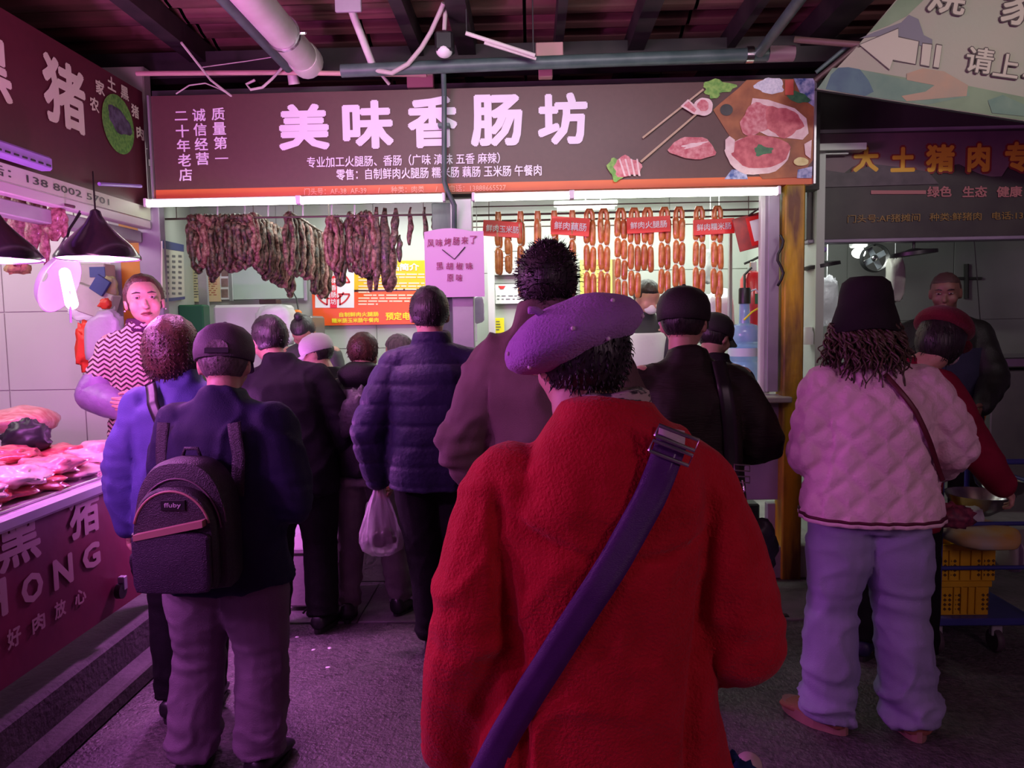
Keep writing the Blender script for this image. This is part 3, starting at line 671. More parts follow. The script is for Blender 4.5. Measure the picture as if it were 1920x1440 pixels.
# the third lamp: a bright tilted oval one
c = W(113, 532, 3.75)
ol = thing('tilted_lamp', c-Vector((0, 0, .16)), 'bright tilted pinkish oval lamp hanging behind the black cone lamp', 'lamp')
Rm = Matrix.Rotation(math.radians(78), 3, 'Y') @ Matrix.Rotation(.2, 3, 'X')
put('lamp_shade', MB().lathe([(.155, 0), (.13, .04), (.08, .07), (.03, .09), (.026, .085), (.076, .065), (.126, .035), (.15, -.002)], c, 28, Matrix.Rotation(math.radians(-66), 3, 'Y'), close=True), mat('lilac_shade', (.7, .5, .8), .4), ol, smooth='auto')
put('bulb', MB().cap(c+Vector((.045, -.03, .05)), c+Vector((.07, -.03, -.10)), .026, .03), mat('white_bulb', (1, .8, 1), .5, emit=5, ecol=(1, .62, 1)), ol, smooth=True)
put('pull_cord', MB().tube([W(131, 545, 3.7), W(133, 605, 3.7)], .005, 6), mat('violet_plastic', (0, 0, 0)), ol); put('cord', MB().tube([W(108, 470, 3.75), W(150, 395, 3.75)], .004, 6), M_BLACKCABLE, ol)
lamp('POINT', c+Vector((.13, -.06, 0)), 2.5, (1, .45, .95), .05)
t = thing('added_clip_lamp', (-2.16, 4.38, 1.45), 'small added clip lamp for extra pink light, on the post behind the saleswoman', 'lamp')  # added body for the extra spot along the counter front
put('head', MB().lathe([(.02, 0), (.04, .03), (.045, .07), (.04, .07), (.035, .03), (.015, .005)], (-2.17, 4.37, 1.46), 16, Matrix.Rotation(math.radians(80), 3, 'Y')), M_BLACK, t, smooth='auto'); put('arm', MB().tube([(-2.17, 4.37, 1.46), (-2.22, 4.45, 1.50), (-2.24, 4.60, 1.50)], .008, 6), M_BLACK, t)
# hanging meats and rail of the left stall
M_DRY = [mat('dried_sausage_%d' % k, a_, .45, col2=b_, scale=48, detail=4, bump=.6, bscale=90, lo=.40, hi=.66, coat=.2) for k, (a_, b_) in enumerate((((.030, .010, .008), (.24, .13, .10)), ((.055, .015, .012), (.30, .15, .125)), ((.018, .009, .006), (.16, .085, .06)), ((.17, .045, .045), (.45, .22, .20))))]
rail('meat_rail', WX(-30, 350, -2.55), WX(215, 405, -2.55), 'rail with hanging meat inside the left stall')
def hang_meat(px, py0, py1, wpx, Y, seed, m, name='hung_meat', flat=.45):
    a, b = W(px, py0, Y), W(px+random.Random(seed).uniform(-5, 5), py1, Y); w = wpx/2*Y/F; n = 14; P = []; R = []
    off = Vector((seed*2.3, 0, 0))
    for k in range(n+1):
        t = k/n; p = a.lerp(b, t)+Vector((.014*noise.noise(Vector((t*3, seed, 0))), 0, 0)); P.append(p)
        q = (.35+.65*min(1, t*3.2))*(1 if t < .8 else max(.25, 1-(t-.8)*3.2))*(1+.35*noise.noise(Vector((seed, t*5, 2)))); R.append((w*q, w*q*flat))
    mb = MB().tube(P, R, 14, ref=(0, 1, 0))
    return mb.mapv(lambda v: v+Vector((noise.noise(v*22+off), noise.noise(v*20-off), 0))*.006)
for i, (px, y0, y1, w) in enumerate(((8, 348, 430, 46), (34, 352, 500, 40), (62, 362, 468, 34), (82, 372, 498, 20), (104, 378, 452, 34), (120, 392, 446, 18))):
    tag(put('hung_meat', hang_meat(px, y0, y1, w, 3.75, i+3, None), M_DRY[3], smooth=True),
        ('reddish dried meat slab hanging at the photo edge', 'long reddish dried meat strip, second from the photo edge', 'short dried meat piece hanging beside a thin strip', 'thin dried meat strip reaching down to the wall shadow', 'broad dried meat piece left of the black cone lamp', 'small dried meat scrap nearest the lamp cord')[i], 'meat', 'meat hanging in the left stall')
rail('meat_rail', W(-20, 352, 3.75), W(140, 388, 3.75), 'front rail holding the reddish dried meat in the left stall')
# clutter on the inner wall of the left stall
def lump(name, px0, py0, px1, py1, Y, dep, m, seed, label, cat, rough=.25, string=0):
    a, b = W(px0, py1, Y), W(px1, py0, Y); c = (a+b)/2; r = (abs(b.x-a.x)/2, dep/2, abs(b.z-a.z)/2)
    mb = MB().ell((0, 0, 0), (1, 1, 1), 24, 14); off = Vector((seed*1.7, seed, 3))
    def fn(v):
        u = Vector([math.copysign(abs(x)**.62, x) for x in v])
        q = 1+rough*noise.noise(v*1.8+off)+rough*.6*noise.noise(v*5+off); return c+Vector((u.x*r[0]*q, u.y*r[1]*q, u.z*r[2]*q))
    o = tag(put(name, mb.mapv(fn), m, smooth=True), label, cat)
    if string: put('string', MB().tube([c+Vector((0, 0, r[2]*.9)), Vector((c.x, c.y, string))], .003, 5), M_WHITE, o)
    return o
M_CARD = mat('paper_pack', (.52, .48, .44), .6, col2=(.42, .38, .35), scale=5)
bx = thing('carton', W(165, 530, 4.6), 'white and blue carton hanging on the inner wall of the left stall', 'box')
put('body', wbox(140, 494, 196, 560, 4.55, .12, .006), M_CARD, bx); put('label_patch', wbox(168, 500, 196, 520, 4.545, .004, .001), mat('blue_print', (.035, .05, .20), .5), bx)
bx = thing('carton', W(190, 560, 4.6), 'second pale carton with a blue corner below the other', 'box')
put('body', MB().box(W(175, 565, 4.5), (.26, .1, .16), Matrix.Rotation(.35, 3, 'Y'), bev=.006), M_CARD, bx); put('corner', MB().box(W(188, 535, 4.44), (.09, .02, .10), Matrix.Rotation(.6, 3, 'Y'), bev=.003), mat('blue_print', (0, 0, 0)), bx)
lump('plastic_bag', 132, 560, 212, 600, 4.5, .1, M_PLASTICW, 5, 'crumpled white bag below the cartons in the left stall', 'bag')
lump('plastic_bag', 168, 585, 228, 690, 4.35, .1, mat('lilac_plastic', (.55, .42, .6), .35, alpha=.85, bump=.5, bscale=18), 6, 'hanging lilac plastic bag next to the grey post', 'bag')
lump('red_cloth', 148, 612, 180, 692, 4.4, .05, mat('red_cloth', (.7, .04, .02), .5, bump=.4, bscale=20), 8, 'bright red cloth hanging on the inner wall', 'cloth', .5)
lump('red_cloth', 188, 560, 206, 578, 4.42, .04, mat('red_cloth', (0, 0, 0)), 9, 'small red rag above the lilac plastic bag', 'cloth', .4)
lump('yellow_bag', 196, 520, 218, 560, 4.5, .05, mat('yellow_pack', (.45, .38, .12), .5, col2=(.3, .3, .2), scale=20), 10, 'small yellowish pack hanging beside the cartons', 'bag')
lump('bread_bunch', 14, 492, 52, 514, 3.78, .06, mat('dry_herbs', (.45, .30, .12), .7, col2=(.2, .12, .05), scale=30), 11, 'brownish dried bunch hanging at the photo edge', 'food', .4)

# ================================================================ inside the sausage shop
def sausage_loop(a, length, width, r, seed, depth=.03):
    """one string of dried sausage hung over a rail: down, round and up again, knotted into short links"""
    rr = random.Random(seed); P = []; R = []; n = 30; w = width/2
    yaw_ = rr.uniform(-.7, .7); ph = rr.uniform(0, 6)
    for k in range(n+1):
        t = k/n*2*PI
        x = w*math.sin(t)*(1.0+.25*math.sin(t*2+ph)*.4); z = -length/2*(1-math.cos(t))
        P.append(Vector(a)+Vector((x*math.cos(yaw_), x*math.sin(yaw_)+.012*math.sin(k*1.3+ph), z)))
        R.append(r*(1+.26*math.sin(k*1.9+ph)+.14*rr.uniform(-1, 1)))
    return MB().tube(P+[], R, 9)
idx = 0
def loops(rows, label, group):
    global idx
    for q_, (px, py0, py1, Y) in enumerate(rows):
        idx += 1; a = W(px, py0, Y); ln = a.z-W(px, py1, Y).z
        tag(put('dried_sausage', sausage_loop(a+Vector((0, 0, .008)), ln, random.uniform(.05, .085), random.uniform(.017, .022), idx), M_DRY[idx % 3 if random.random() < .8 else 3], smooth=True), label % ORD[q_], 'sausage', group)
rr = random.Random(11)
loops([(358+k*9.0, 408, (500 if k % 3 else 482)+rr.uniform(-8, 12)+(22 if k in (4, 5, 9) else 0), 4.92+rr.uniform(-.02, .03)) for k in range(13)], 'knobbly dark dried sausage string, %s from the left in the leftmost bunch', 'leftmost bunch of dried sausages')
loops([(474+k*6.6, 404+k*3.6, 505+k*4.4+rr.uniform(-8, 6), 4.96+k*.06) for k in range(11)], 'dark dried sausage string, %s from the left on the left slanting pole', 'dried sausages on the left slanting pole')
loops([(540+k*6.6, 402+k*4.0, 508+k*3.4+rr.uniform(-5, 6)+(16 if k > 6 else 0), 4.96+k*.06) for k in range(11)], 'dried sausage string, %s from the left on the second slanting pole', 'dried sausages on the second slanting pole')
loops([(620, 410, 500, 4.92), (628, 410, 508, 4.94), (634, 412, 536, 4.97)], 'dried sausage string, %s from the left in the narrow middle bunch', 'narrow middle bunch of dried sausages')
loops([(657+k*6, 404+3*math.sin(k), 500+k*3+rr.uniform(-6, 10), 4.92+rr.uniform(0, .05)) for k in range(7)], 'dried sausage string, %s from the left in the bunch beside the cured meats', 'bunch of dried sausages beside the cured meats')
for i, (px, y0, y1, w, lb) in enumerate(((706, 388, 545, 16, 'dark cured meat strip, long and bent, above the emblem poster'), (722, 390, 535, 22, 'wide cured meat piece hanging over the orange poster'), (728, 440, 548, 30, 'cured duck-like piece with spread lower end'),
        (742, 390, 470, 15, 'reddish cured strip right of the wide cured piece'), (750, 440, 492, 10, 'lower reddish cured strip over the orange poster'), (770, 388, 460, 10, 'single thin dark cured strip ending above the poster'), (796, 388, 462, 9, 'straight brown cured strip left of the lilac sheet'), (816, 390, 436, 12, 'short brown cured strip next to the pillar'), (694, 470, 548, 12, 'dark pointed cured tail hanging low'))):
    tag(put('cured_meat', hang_meat(px, y0, y1, w, 4.93+.02*(i % 3), i+40, None), M_DRY[(i*2) % 3], smooth=True), lb, 'meat', 'cured meats on the front rail')
# the orange sausages: strings of plump links over the upper rail
M_SAUS = [mat('orange_sausage_%d' % k, c_, .3, col2=c2_, scale=30, bump=.1, coat=.5) for k, (c_, c2_) in enumerate((((.56, .15, .035), (.78, .30, .09)), ((.46, .11, .03), (.66, .22, .06))))]
M_CASE = mat('white_casing_end', (.8, .72, .6), .5)
LINK = meshfrom(*(lambda m: (m.v, m.f))(MB().lathe([(.004, -.074), (.014, -.070), (.020, -.060), (.0225, -.04), (.0225, .04), (.020, .060), (.014, .070), (.004, .074)], (0, 0, 0), 14)), 'sausage_link')
fixn(LINK); [setattr(p, 'use_smooth', True) for p in LINK.polygons]; LINK.materials.append(M_SAUS[0])
LINK2 = LINK.copy(); LINK2.materials.clear(); LINK2.materials.append(M_SAUS[1])
KNOT = meshfrom(*(lambda m: (m.v, m.f))(MB().box((0, 0, 0), (.012, .012, .012), bev=.003).box((.009, 0, .004), (.014, .005, .005)).box((-.008, 0, -.004), (.013, .005, .005))), 'knot')
KNOT.materials.append(M_CASE)
def sausage_string(px, py0, py1, Y, two, label, seed):
    a = W(px, py0, Y); zb_ = W(px, py1, Y).z; r = random.Random(seed)
    if py0 < 405: a.z = W(px, 404-(px-884)*12/553, Y).z-.008
    t = thing('sausage_string', a, label, 'sausage', 'orange sausage strings in the shop window')
    wx = .033 if two else .009
    for col, sx in enumerate((-1, 1)):
        L_ = (a.z-.02-zb_)*(1 if two or col == 0 else .97); n = max(1, round(L_/.148)); h = L_/n; z = -.02
        for k in range(n):
            o = bpy.data.objects.new('sausage_link', LINK if r.random() < .6 else LINK2); COL.objects.link(o); o.parent = t
            q = (.88 if not two else .93)+r.uniform(-.03, .03); o.scale = (q, q, h/.148*.97)
            o.location = (sx*wx*.62+r.uniform(-.002, .002), .0 if two else .022*sx, z-h/2-(0 if col == 0 else .014)); o.rotation_euler.y = r.uniform(-.04, .04)
            if k < n-1:
                o2 = bpy.data.objects.new('knot', KNOT); COL.objects.link(o2); o2.parent = t; o2.location = (sx*wx*.62, -.004 if two else .022*sx-.004, z-h-(0 if col == 0 else .014)); o2.rotation_euler.z = r.uniform(-1, 1)
            z -= h
    put('top_link', MB().tube([(-wx*.62, 0, -.04), (-wx*.62, 0, .0), (-wx*.3, 0, .024), (wx*.3, 0, .024), (wx*.62, 0, .0), (wx*.62, 0, -.04)], .017, 10), M_SAUS[1], t, smooth='auto', world=False)
ordn = ['leftmost', 'second from the left', 'third from the left', 'fourth from the left', 'fifth from the left', 'sixth from the left', 'seventh from the left', 'eighth from the left', 'eighth from the right', 'seventh from the right', 'sixth from the right', 'fifth from the right', 'fourth from the right', 'third from the right', 'second from the right', 'rightmost']
STR = [(934, 402, 516, 0), (953, 440, 512, 0), (976, 400, 558, 0), (1008, 399, 470, 0), (1039, 399, 520, 0), (1073, 398, 530, 0), (1105, 397, 558, 1), (1132, 397, 557, 1), (1164, 396, 560, 1), (1189, 395, 556, 1), (1214, 394, 508, 1), (1246, 393, 552, 1), (1273, 392, 540, 1), (1311, 391, 548, 1), (1345, 390, 552, 1), (1347, 545, 594, 0)]
for i, (px, y0, y1, two) in enumerate(STR):
    lb = 'orange sausage string of plump links, %s of the row' % ordn[i]
    if i == 15: lb = 'single loose orange sausage pair hanging lowest, behind the black cap'
    if i == 1: lb = 'short orange sausage pair hanging under the first red tag'
    sausage_string(px, y0, y1, 4.98, two, lb, i)
# red tags
def red_tag(txt, x0, y0, x1, y1, tilt, label):
    Yt = 4.942; c = W((x0+x1)/2, (y0+y1)/2, Yt); w = (x1-x0)*Yt/F; h = (y1-y0)*Yt/F
    t = thing('price_tag', c-Vector((0, 0, h/2)), label, 'sign'); R = Matrix.Rotation(-math.radians(tilt), 3, 'Y')
    put('card', MB().box(c, (w, .006, h), R, bev=.002), mat('red_card', (.78, .02, .02), .35), t)
    mb = MB(); text(mb, txt, c+Vector((0, -.003, 0)), w*.84, h*.45, R @ Vector((1, 0, 0)), R @ Vector((0, 0, 1)), .015, .002); put('lettering', mb, M_WHITE, t, fix=False)
red_tag('鲜肉玉米肠', 906, 415, 978, 444, -5, 'small red tag at the left end of the orange sausages')
red_tag('鲜肉藕肠', 1034, 408, 1105, 441, -5, 'small red tag with four characters, second of the row')
red_tag('鲜肉火腿肠', 1176, 407, 1256, 436, 2, 'small red tag between the middle orange sausages')
red_tag('鲜肉糯米肠', 1301, 411, 1376, 439, 2, 'small red tag at the right end of the orange sausages')
# tilted red certificate holder
c = W(1410, 434, 4.85); R = Matrix.Rotation(math.radians(14), 3, 'Y')
t = thing('notice_holder', c-Vector((0, 0, .12)), 'tilted red board with a white card hanging at the right of the window', 'sign')
R = Matrix.Rotation(-math.radians(14), 3, 'Y')
put('board', MB().box(c, (.205, .012, .21), R, bev=.003), mat('dull_red_board', (.45, .06, .05), .5, col2=(.30, .05, .05), scale=20), t)
put('card', MB().box(c+R @ Vector((.035, -.009, .0)), (.075, .004, .13), R, bev=.001), M_WHITE, t, label='white card')
put('cover', MB().box(c+R @ Vector((.035, -.0065, .0)), (.115, .003, .18), R, bev=.001), mat('red_card', (0, 0, 0)), t)
put('chain', MB().tube([c+R @ Vector((0, 0, .10)), W(1431, 385, 4.70)], .006, 6), M_BLACKCABLE, t)
# lilac hand-lettered sheet
Yp = 4.50; t = thing('lettered_sheet', W(850, 556, Yp), 'lilac hand-lettered sheet hanging on the pillar', 'sign')
def sheetmesh(x0, y0, x1, y1, Y, nx=14, ny=18, amp=.006):
    a = W(x0, y0, Y); b = W(x1, y1, Y); mb = MB(); vs = []; fs = []
    for l, dy in enumerate((0, .0015)):
        for j in range(ny+1):
            for i in range(nx+1):
                u, v = i/nx, j/ny; x = a.x+(b.x-a.x)*u; z = a.z+(b.z-a.z)*v
                if v == 0: z -= .02*(1-math.sin(PI*min(1, u*1.25)))
                vs.append((x, Y+dy+amp*noise.noise(Vector((u*2, v*2, 5)))-.004+(.003*math.sin(v*50) if u > .86 and v < .4 else 0), z))
    q = (nx+1)*(ny+1)
    for j in range(ny):
        for i in range(nx):
            k = j*(nx+1)+i; fs.append((k, k+1, k+nx+2, k+nx+1)); fs.append((q+k+nx+1, q+k+nx+2, q+k+1, q+k))
    return mb.add(vs, fs)
put('sheet', sheetmesh(795, 429, 909, 556, Yp), mat('lilac_paper', (.74, .50, .74), .5), t, smooth=True)
M_HAND = mat('dark_red_ink', (.30, .02, .10), .5)
mb = MB()
for k, ch in enumerate('风味烤肠来了'): px_text(mb, ch, 801+k*16, 449-k*1.4, 814+k*16, 464-k*1.4, Yp-.012, .012, .003, random.uniform(-6, 6))
for k, ch in enumerate('黑胡椒味'): px_text(mb, ch, 818+k*18.5, 492, 831+k*18.5, 506, Yp-.012, .012, .003, random.uniform(-6, 6))
for k, ch in enumerate('原味'): px_text(mb, ch, 838+k*17, 514, 850+k*17, 528, Yp-.012, .012, .003, random.uniform(-6, 6))
put('lettering', mb, M_HAND, t, fix=False)
put('drawn_arrow', MB().tube([W(829, 468, Yp-.014), W(852, 486, Yp-.014), W(872, 463, Yp-.014)], .0028, 6), M_BLACKCABLE, t)
put('back_board', wbox(800, 434, 905, 552, Yp+.012, .05), M_GREYPAINT, t)
# orange poster on the back wall
Yo = 6.26; t = thing('shop_poster', W(694, 612, Yo), 'orange and yellow poster with a red emblem on the back wall', 'poster')
put('upper_sheet', wbox(587, 488, 802, 545, Yo, .012, .001), mat('poster_yellow', (.85, .45, .01), .4), t, label='yellow upper half'); put('lower_sheet', wbox(587, 545, 802, 611, Yo, .012, .001), mat('poster_orange', (.85, .10, .01), .4), t, label='orange lower half')
put('emblem_field', poly([(591, 503), (664, 503), (664, 577), (591, 577)], Yo-.001), M_WHITE, t)
M_RP = mat('emblem_red', (.6, .03, .03), .5); mb = MB(); cc = W(625, 541, Yo)
def ringpts(r0_, r1_, a0, a1, n=14):
    return [(625+r1_*math.cos(math.radians(a0+(a1-a0)*k/n)), 541+r1_*math.sin(math.radians(a0+(a1-a0)*k/n))) for k in range(n+1)]+[(625+r0_*math.cos(math.radians(a1-(a1-a0)*k/n)), 541+r0_*math.sin(math.radians(a1-(a1-a0)*k/n))) for k in range(n+1)]
for a0, a1 in ((20, 70), (110, 160), (200, 250), (290, 340)):
    mb.join(poly(ringpts(31, 34, a0, a1), Yo-.0035)); mb.join(poly(ringpts(19, 22, a0, a1), Yo-.0035))
for x0, y0, x1, y1 in ((596, 528, 616, 531), (596, 550, 616, 553), (634, 528, 656, 531), (634, 550, 656, 553), (612, 512, 615, 530), (636, 512, 639, 530), (612, 552, 615, 572), (636, 552, 639, 572)): mb.join(poly([(x0, y0), (x1, y0), (x1, y1), (x0, y1)], Yo-.0035))
put('emblem', mb, M_RP, t)
put('emblem_band', poly([(619, 503), (632, 503), (632, 577), (619, 577)], Yo-.0035), mat('red_card', (0, 0, 0)), t)
mb = MB(); [px_text(mb, ch, 620, 508+k*13, 631, 519+k*13, Yo-.006, .015) for k, ch in enumerate('美味香肠坊')]; px_text(mb, '产品简介', 712, 494, 786, 508, Yo-.001, .03); put('title_lettering', mb, M_WHITE, t, fix=False)
mb = MB(); rr = random.Random(3)
for k in range(11):
    y = 513+k*5.6; x = 672 if k not in (3, 7) else 682
    xe = 796 if k not in (2, 6, 10) else rr.uniform(690, 740)
    while x < xe:
        w = rr.uniform(6, 22); mb.join(poly([(x, y), (min(x+w, xe), y), (min(x+w, xe), y+2.6), (x, y+2.6)], Yo-.001)); x += w+rr.uniform(1, 4)
put('fine_print', mb, mat('pale_yellow_print', (.9, .62, .45), .5), t)['kind'] = 'stuff'
mb = MB(); px_text(mb, '自制鲜肉火腿肠', 636, 585, 710, 594, Yo-.001, .03); px_text(mb, '糯米肠玉米肠午餐肉', 622, 596, 710, 605, Yo-.001, .03); px_text(mb, '预定电话：', 723, 585, 790, 600, Yo-.001, .03)
put('yellow_lettering', mb, mat('yellow_print', (.9, .75, .02), .5), t, fix=False)
# notices, boards
def board(name, x0, y0, x1, y1, Y, m, label, cat='notice', border=None, rows=None):
    t = thing(name, W((x0+x1)/2, y1, Y), label, cat)
    put('sheet', wbox(x0, y0, x1, y1, Y-.02, .018, .002), m, t)
    if border:
        for bx0, by0, bx1, by1 in ((x0-2, y0-2, x1+2, y0), (x0-2, y1, x1+2, y1+2), (x0-2, y0-2, x0, y1+2), (x1, y0-2, x1+2, y1+2)): put('frame_bar', wbox(bx0, by0, bx1, by1, Y-.026, .03, .002), border, t)
    if rows:
        mb = MB(); rr = random.Random(int(x0)); y = y0+rows[0]
        while y < y1-rows[1]:
            x = x0+4
            while x < x1-5: w = rr.uniform(3, 9); mb.join(poly([(x, y), (min(x+w, x1-4), y), (min(x+w, x1-4), y+rows[3]), (x, y+rows[3])], Y-.0215)); x += w+rr.uniform(2, 5)
            y += rows[2]
        put('fine_print', mb, rows[4], t)['kind'] = 'stuff'
    return t
M_INK = mat('grey_ink', (.12, .12, .13), .6)
t = thing('wall_chart', (-2.40, 5.1, 1.9), 'white wall chart with blue header on the left wall of the shop', 'poster')
def lw(px, py):       # point on the slanting left wall
    d = ray(px, py); k = -.5/1.55; s_ = (-2.285-k*4.75)/(d[0]-k*d[1]); return Vector((d[0]*s_, d[1]*s_, CAMZ+d[2]*s_))
nrm = Vector((1.55, .5, 0)).normalized()*.008
put('sheet', MB().prism([lw(302, 452), lw(342, 462), lw(344, 560), lw(302, 566)], nrm), mat('chart_paper', (.62, .60, .50), .5), t)
put('header', MB().prism([lw(302, 450)+nrm, lw(342, 459)+nrm, lw(342, 472)+nrm, lw(302, 466)+nrm], nrm*.3), mat('blue_print', (0, 0, 0)), t)
put('footer', MB().prism([lw(302, 560)+nrm, lw(344, 556)+nrm, lw(344, 561)+nrm, lw(302, 567)+nrm], nrm*.3), mat('blue_print', (0, 0, 0)), t)
mb = MB()
for j in range(8):
    for i in range(3):
        x0 = 308+i*12; y0 = 478+j*10; mb.join(MB().prism([lw(x0, y0)+nrm, lw(x0+6, y0+.5)+nrm, lw(x0+6, y0+5)+nrm, lw(x0, y0+4.5)+nrm], nrm*.2))
put('fine_print', mb, M_INK, t)['kind'] = 'stuff'
board('notice', 360, 498, 378, 566, 6.28, mat('paper_a', (.66, .58, .36), .6), 'narrow faded notice left of the bright yellow one', rows=(8, 8, 5, 1.6, M_INK))
board('notice', 384, 500, 411, 566, 6.28, mat('paper_b', (.80, .62, .30), .6, col2=(.78, .50, .38), scale=2), 'yellow and pink notice in the corner behind the sausages', rows=(16, 10, 4, 1.4, mat('red_ink', (.5, .12, .08), .6)))
t = board('notice', 414, 478, 428, 562, 6.28, M_WHITE, 'column of small dark pictures next to the white board')
for k in range(4): put('photo_print', wbox(415, 482+k*20, 427, 498+k*20, 6.255, .004, .001), mat('photo_brown', (.20, .12, .11), .5, col2=(.32, .2, .18), scale=20), t)
board('white_board', 432, 455, 570, 562, 6.28, mat('board_green_white', (.50, .60, .55), .3), 'large pale green-white board behind the dried sausages', 'board', border=M_ALU)
tag(put('storage_box', wbox(336, 571, 380, 640, 5.3, .12, .01), mat('green_plastic', (.015, .13, .05), .45)), 'dark green plastic box standing left inside the shop', 'box')
tag(put('freezer', wbox(405, 570, 522, 720, 5.75, .4, .02), M_WHITEPANEL), 'white cabinet behind the heads left inside the shop', 'cabinet')
struct('trim_19', wbox(379, 470, 385, 700, 5.6, .03), M_ALU)
t = thing('meat_grinder', W(575, 700, 5.6), 'grey machine with a control lamp, wrapped in white plastic', 'machine')
put('body', wbox(556, 592, 585, 720, 5.6, .35, .015), mat('machine_grey', (.16, .16, .15), .4, .4), t); put('lamp_button', MB().ell(W(573, 645, 5.58), (.022, .012, .022)), mat('orange_button', (.8, .25, .02), .4), t, smooth=True)
put('gauge', MB().ell(W(557, 586, 5.6), (.035, .02, .022)), mat('orange_button', (0, 0, 0)), t, smooth=True); put('arm', MB().tube([W(540, 530, 6.1), W(556, 560, 5.8), W(562, 595, 5.65)], .006, 6), M_BLACKCABLE, t)
lump('wrapped_drum', 486, 572, 553, 650, 5.5, .28, mat('white_plastic_bag', (0, 0, 0)), 12, 'bulky white plastic-wrapped drum behind the black-jacketed man', 'container', .15)
tag(put('label_box', wbox(486, 561, 518, 570.5, 5.8, .12), mat('dark_brown_box', (.05, .02, .02), .5)), 'small dark box on the ledge below the white board', 'box')
# right half of the shop
board('framed_notice', 926, 472, 988, 516, 6.28, mat('paper_c', (.62, .60, .58), .6), 'upper framed certificate behind the orange sausages', 'frame', border=mat('dark_frame', (.03, .02, .02), .4), rows=(10, 8, 7, 1.5, M_INK))
t = board('framed_notice', 928, 532, 990, 570, 6.28, M_WHITE, 'lower framed certificate with a small dark red mark', 'frame', border=MATS['dark_frame'], rows=(22, 4, 6, 1.5, M_INK))
put('red_mark', poly([(934, 536), (948, 536), (944, 542), (938, 542)], 6.257), M_RP, t)
board('notice', 926, 596, 945, 625, 6.28, MATS['yellow_print'], 'small yellow card under the framed certificates', rows=(6, 4, 5, 1.5, M_INK))
board('notice', 1088, 486, 1148, 552, 6.28, mat('paper_yellow', (.80, .70, .12), .5, col2=(.72, .66, .2), scale=6), 'bright yellow notice behind the orange sausages', rows=(10, 8, 8, 2, mat('brown_ink', (.3, .2, .1), .6)))
tag(put('wood_board', wbox(1138, 486, 1160, 552, 6.27, .03), mat('brown_wood', (.22, .10, .05), .5, col2=(.30, .15, .08), scale=9, sx=(1, 1, .2))), 'narrow brown wooden board beside the yellow notice', 'board')
struct('trim_20', wbox(918, 470, 926, 735, 6.1, .04), MATS['white_frame'])
struct('trim_21', wbox(884, 562, 893, 640, 5.9, .04), M_GREYPAINT)
struct('trim_22', wbox(1366, 430, 1374, 735, 5.2, .04), M_ALU)
tag(put('tall_locker', wbox(856, 558, 884, 640, 5.9, .2), M_BLACK), 'dark tall case standing right of the orange poster', 'cabinet')
lump('plastic_bag', 1095, 552, 1160, 585, 5.7, .2, M_PLASTICW, 14, 'white plastic bag heap behind the beret', 'bag', string=2.6)
lump('plastic_bag', 1320, 545, 1375, 640, 5.5, .2, M_PLASTICW, 15, 'white plastic bags left of the water bottle', 'bag', string=2.6)
lump('plastic_bag', 1318, 470, 1345, 530, 5.9, .1, mat('grey_pack', (.35, .36, .37), .5, col2=(.6, .6, .6), scale=12), 16, 'grey and white pack hanging between the rightmost sausages', 'bag', string=2.6)
lump('purple_pack', 886, 556, 908, 606, 4.9, .05, mat('violet_pack', (.45, .32, .6), .4, col2=(.7, .6, .75), scale=5), 17, 'violet and white pack behind the lilac sheet', 'bag', .1, 2.6)
# water bottle with pump
zc = 1.123; wb = W(1395, 725, 4.92)
t = thing('water_bottle', (wb.x, 4.92, zc), 'large blue translucent water bottle with a black pump on the counter', 'bottle')
M_WB = mat('blue_bottle', (.20, .48, .85), .12, alpha=.62, coat=.5, col2=(.35, .6, .9), scale=5)
zs = W(1395, 606, 4.92).z-zc; rb = .098
pr = [(.02, 0), (rb*.9, 0), (rb, .02), (rb, zs*.14), (rb*.86, zs*.18), (rb, zs*.22), (rb, zs*.38), (rb*.84, zs*.44), (rb, zs*.50), (rb, zs*.66), (rb*.9, zs*.70), (rb, zs*.74), (rb*1.02, zs*.88), (rb*.8, zs*.97), (.035, zs*1.0), (.032, zs+.13), (.028, zs+.135)]
put('bottle_body', MB().lathe(pr, (0, 0, 0), 28), M_WB, t, smooth='auto', world=False)
put('pump', MB().lathe([(.02, zs+.12), (.038, zs+.125), (.038, zs+.215), (.034, zs+.225), (.01, zs+.225)], (0, 0, 0), 20), M_BLACK, t, smooth='auto', world=False)
put('bottle_label', MB().lathe([(rb+.001, zs*.52), (rb+.001, zs*.64), (rb+.002, zs*.64), (rb+.002, zs*.52)], (0, 0, 0), 28, close=True), mat('pale_label', (.6, .66, .8), .4), t, smooth='auto', world=False)
put('spout', MB().tube([(0.03, 0, zs+.20), (.07, 0, zs+.215), (.09, 0, zs+.19), (.10, 0, zs+.12)], .005, 8), MATS['pale_label'], t, smooth='auto', world=False)
# extinguisher
fe = W(1411, 600, 5.35)
t = thing('fire_extinguisher', (fe.x, 5.35, W(1411, 640, 5.35).z), 'red cylinder with a hose behind the water bottle', 'extinguisher')
h_ = W(1411, 508, 5.35).z-W(1411, 640, 5.35).z
put('cylinder', MB().lathe([(.01, 0), (.078, 0), (.085, .02), (.085, h_*.88), (.06, h_*.97), (.02, h_)], (0, 0, 0), 22), mat('red_enamel', (.5, .012, .02), .3, coat=.4), t, smooth='auto', world=False)
put('valve', MB().box((0, 0, h_+.03), (.05, .03, .07), bev=.006), M_STEEL, t, world=False); put('handle', MB().tube([(-.06, 0, h_+.05), (.0, 0, h_+.075), (.05, 0, h_+.10)], .009, 6), M_BLACK, t, smooth='auto', world=False)
put('hose', MB().tube([(-.02, -.03, h_+.02), (-.075, -.06, h_-.03), (-.08, -.09, h_*.5), (-.06, -.09, h_*.2)], .009, 8), M_BLACKCABLE, t, smooth='auto', world=False)
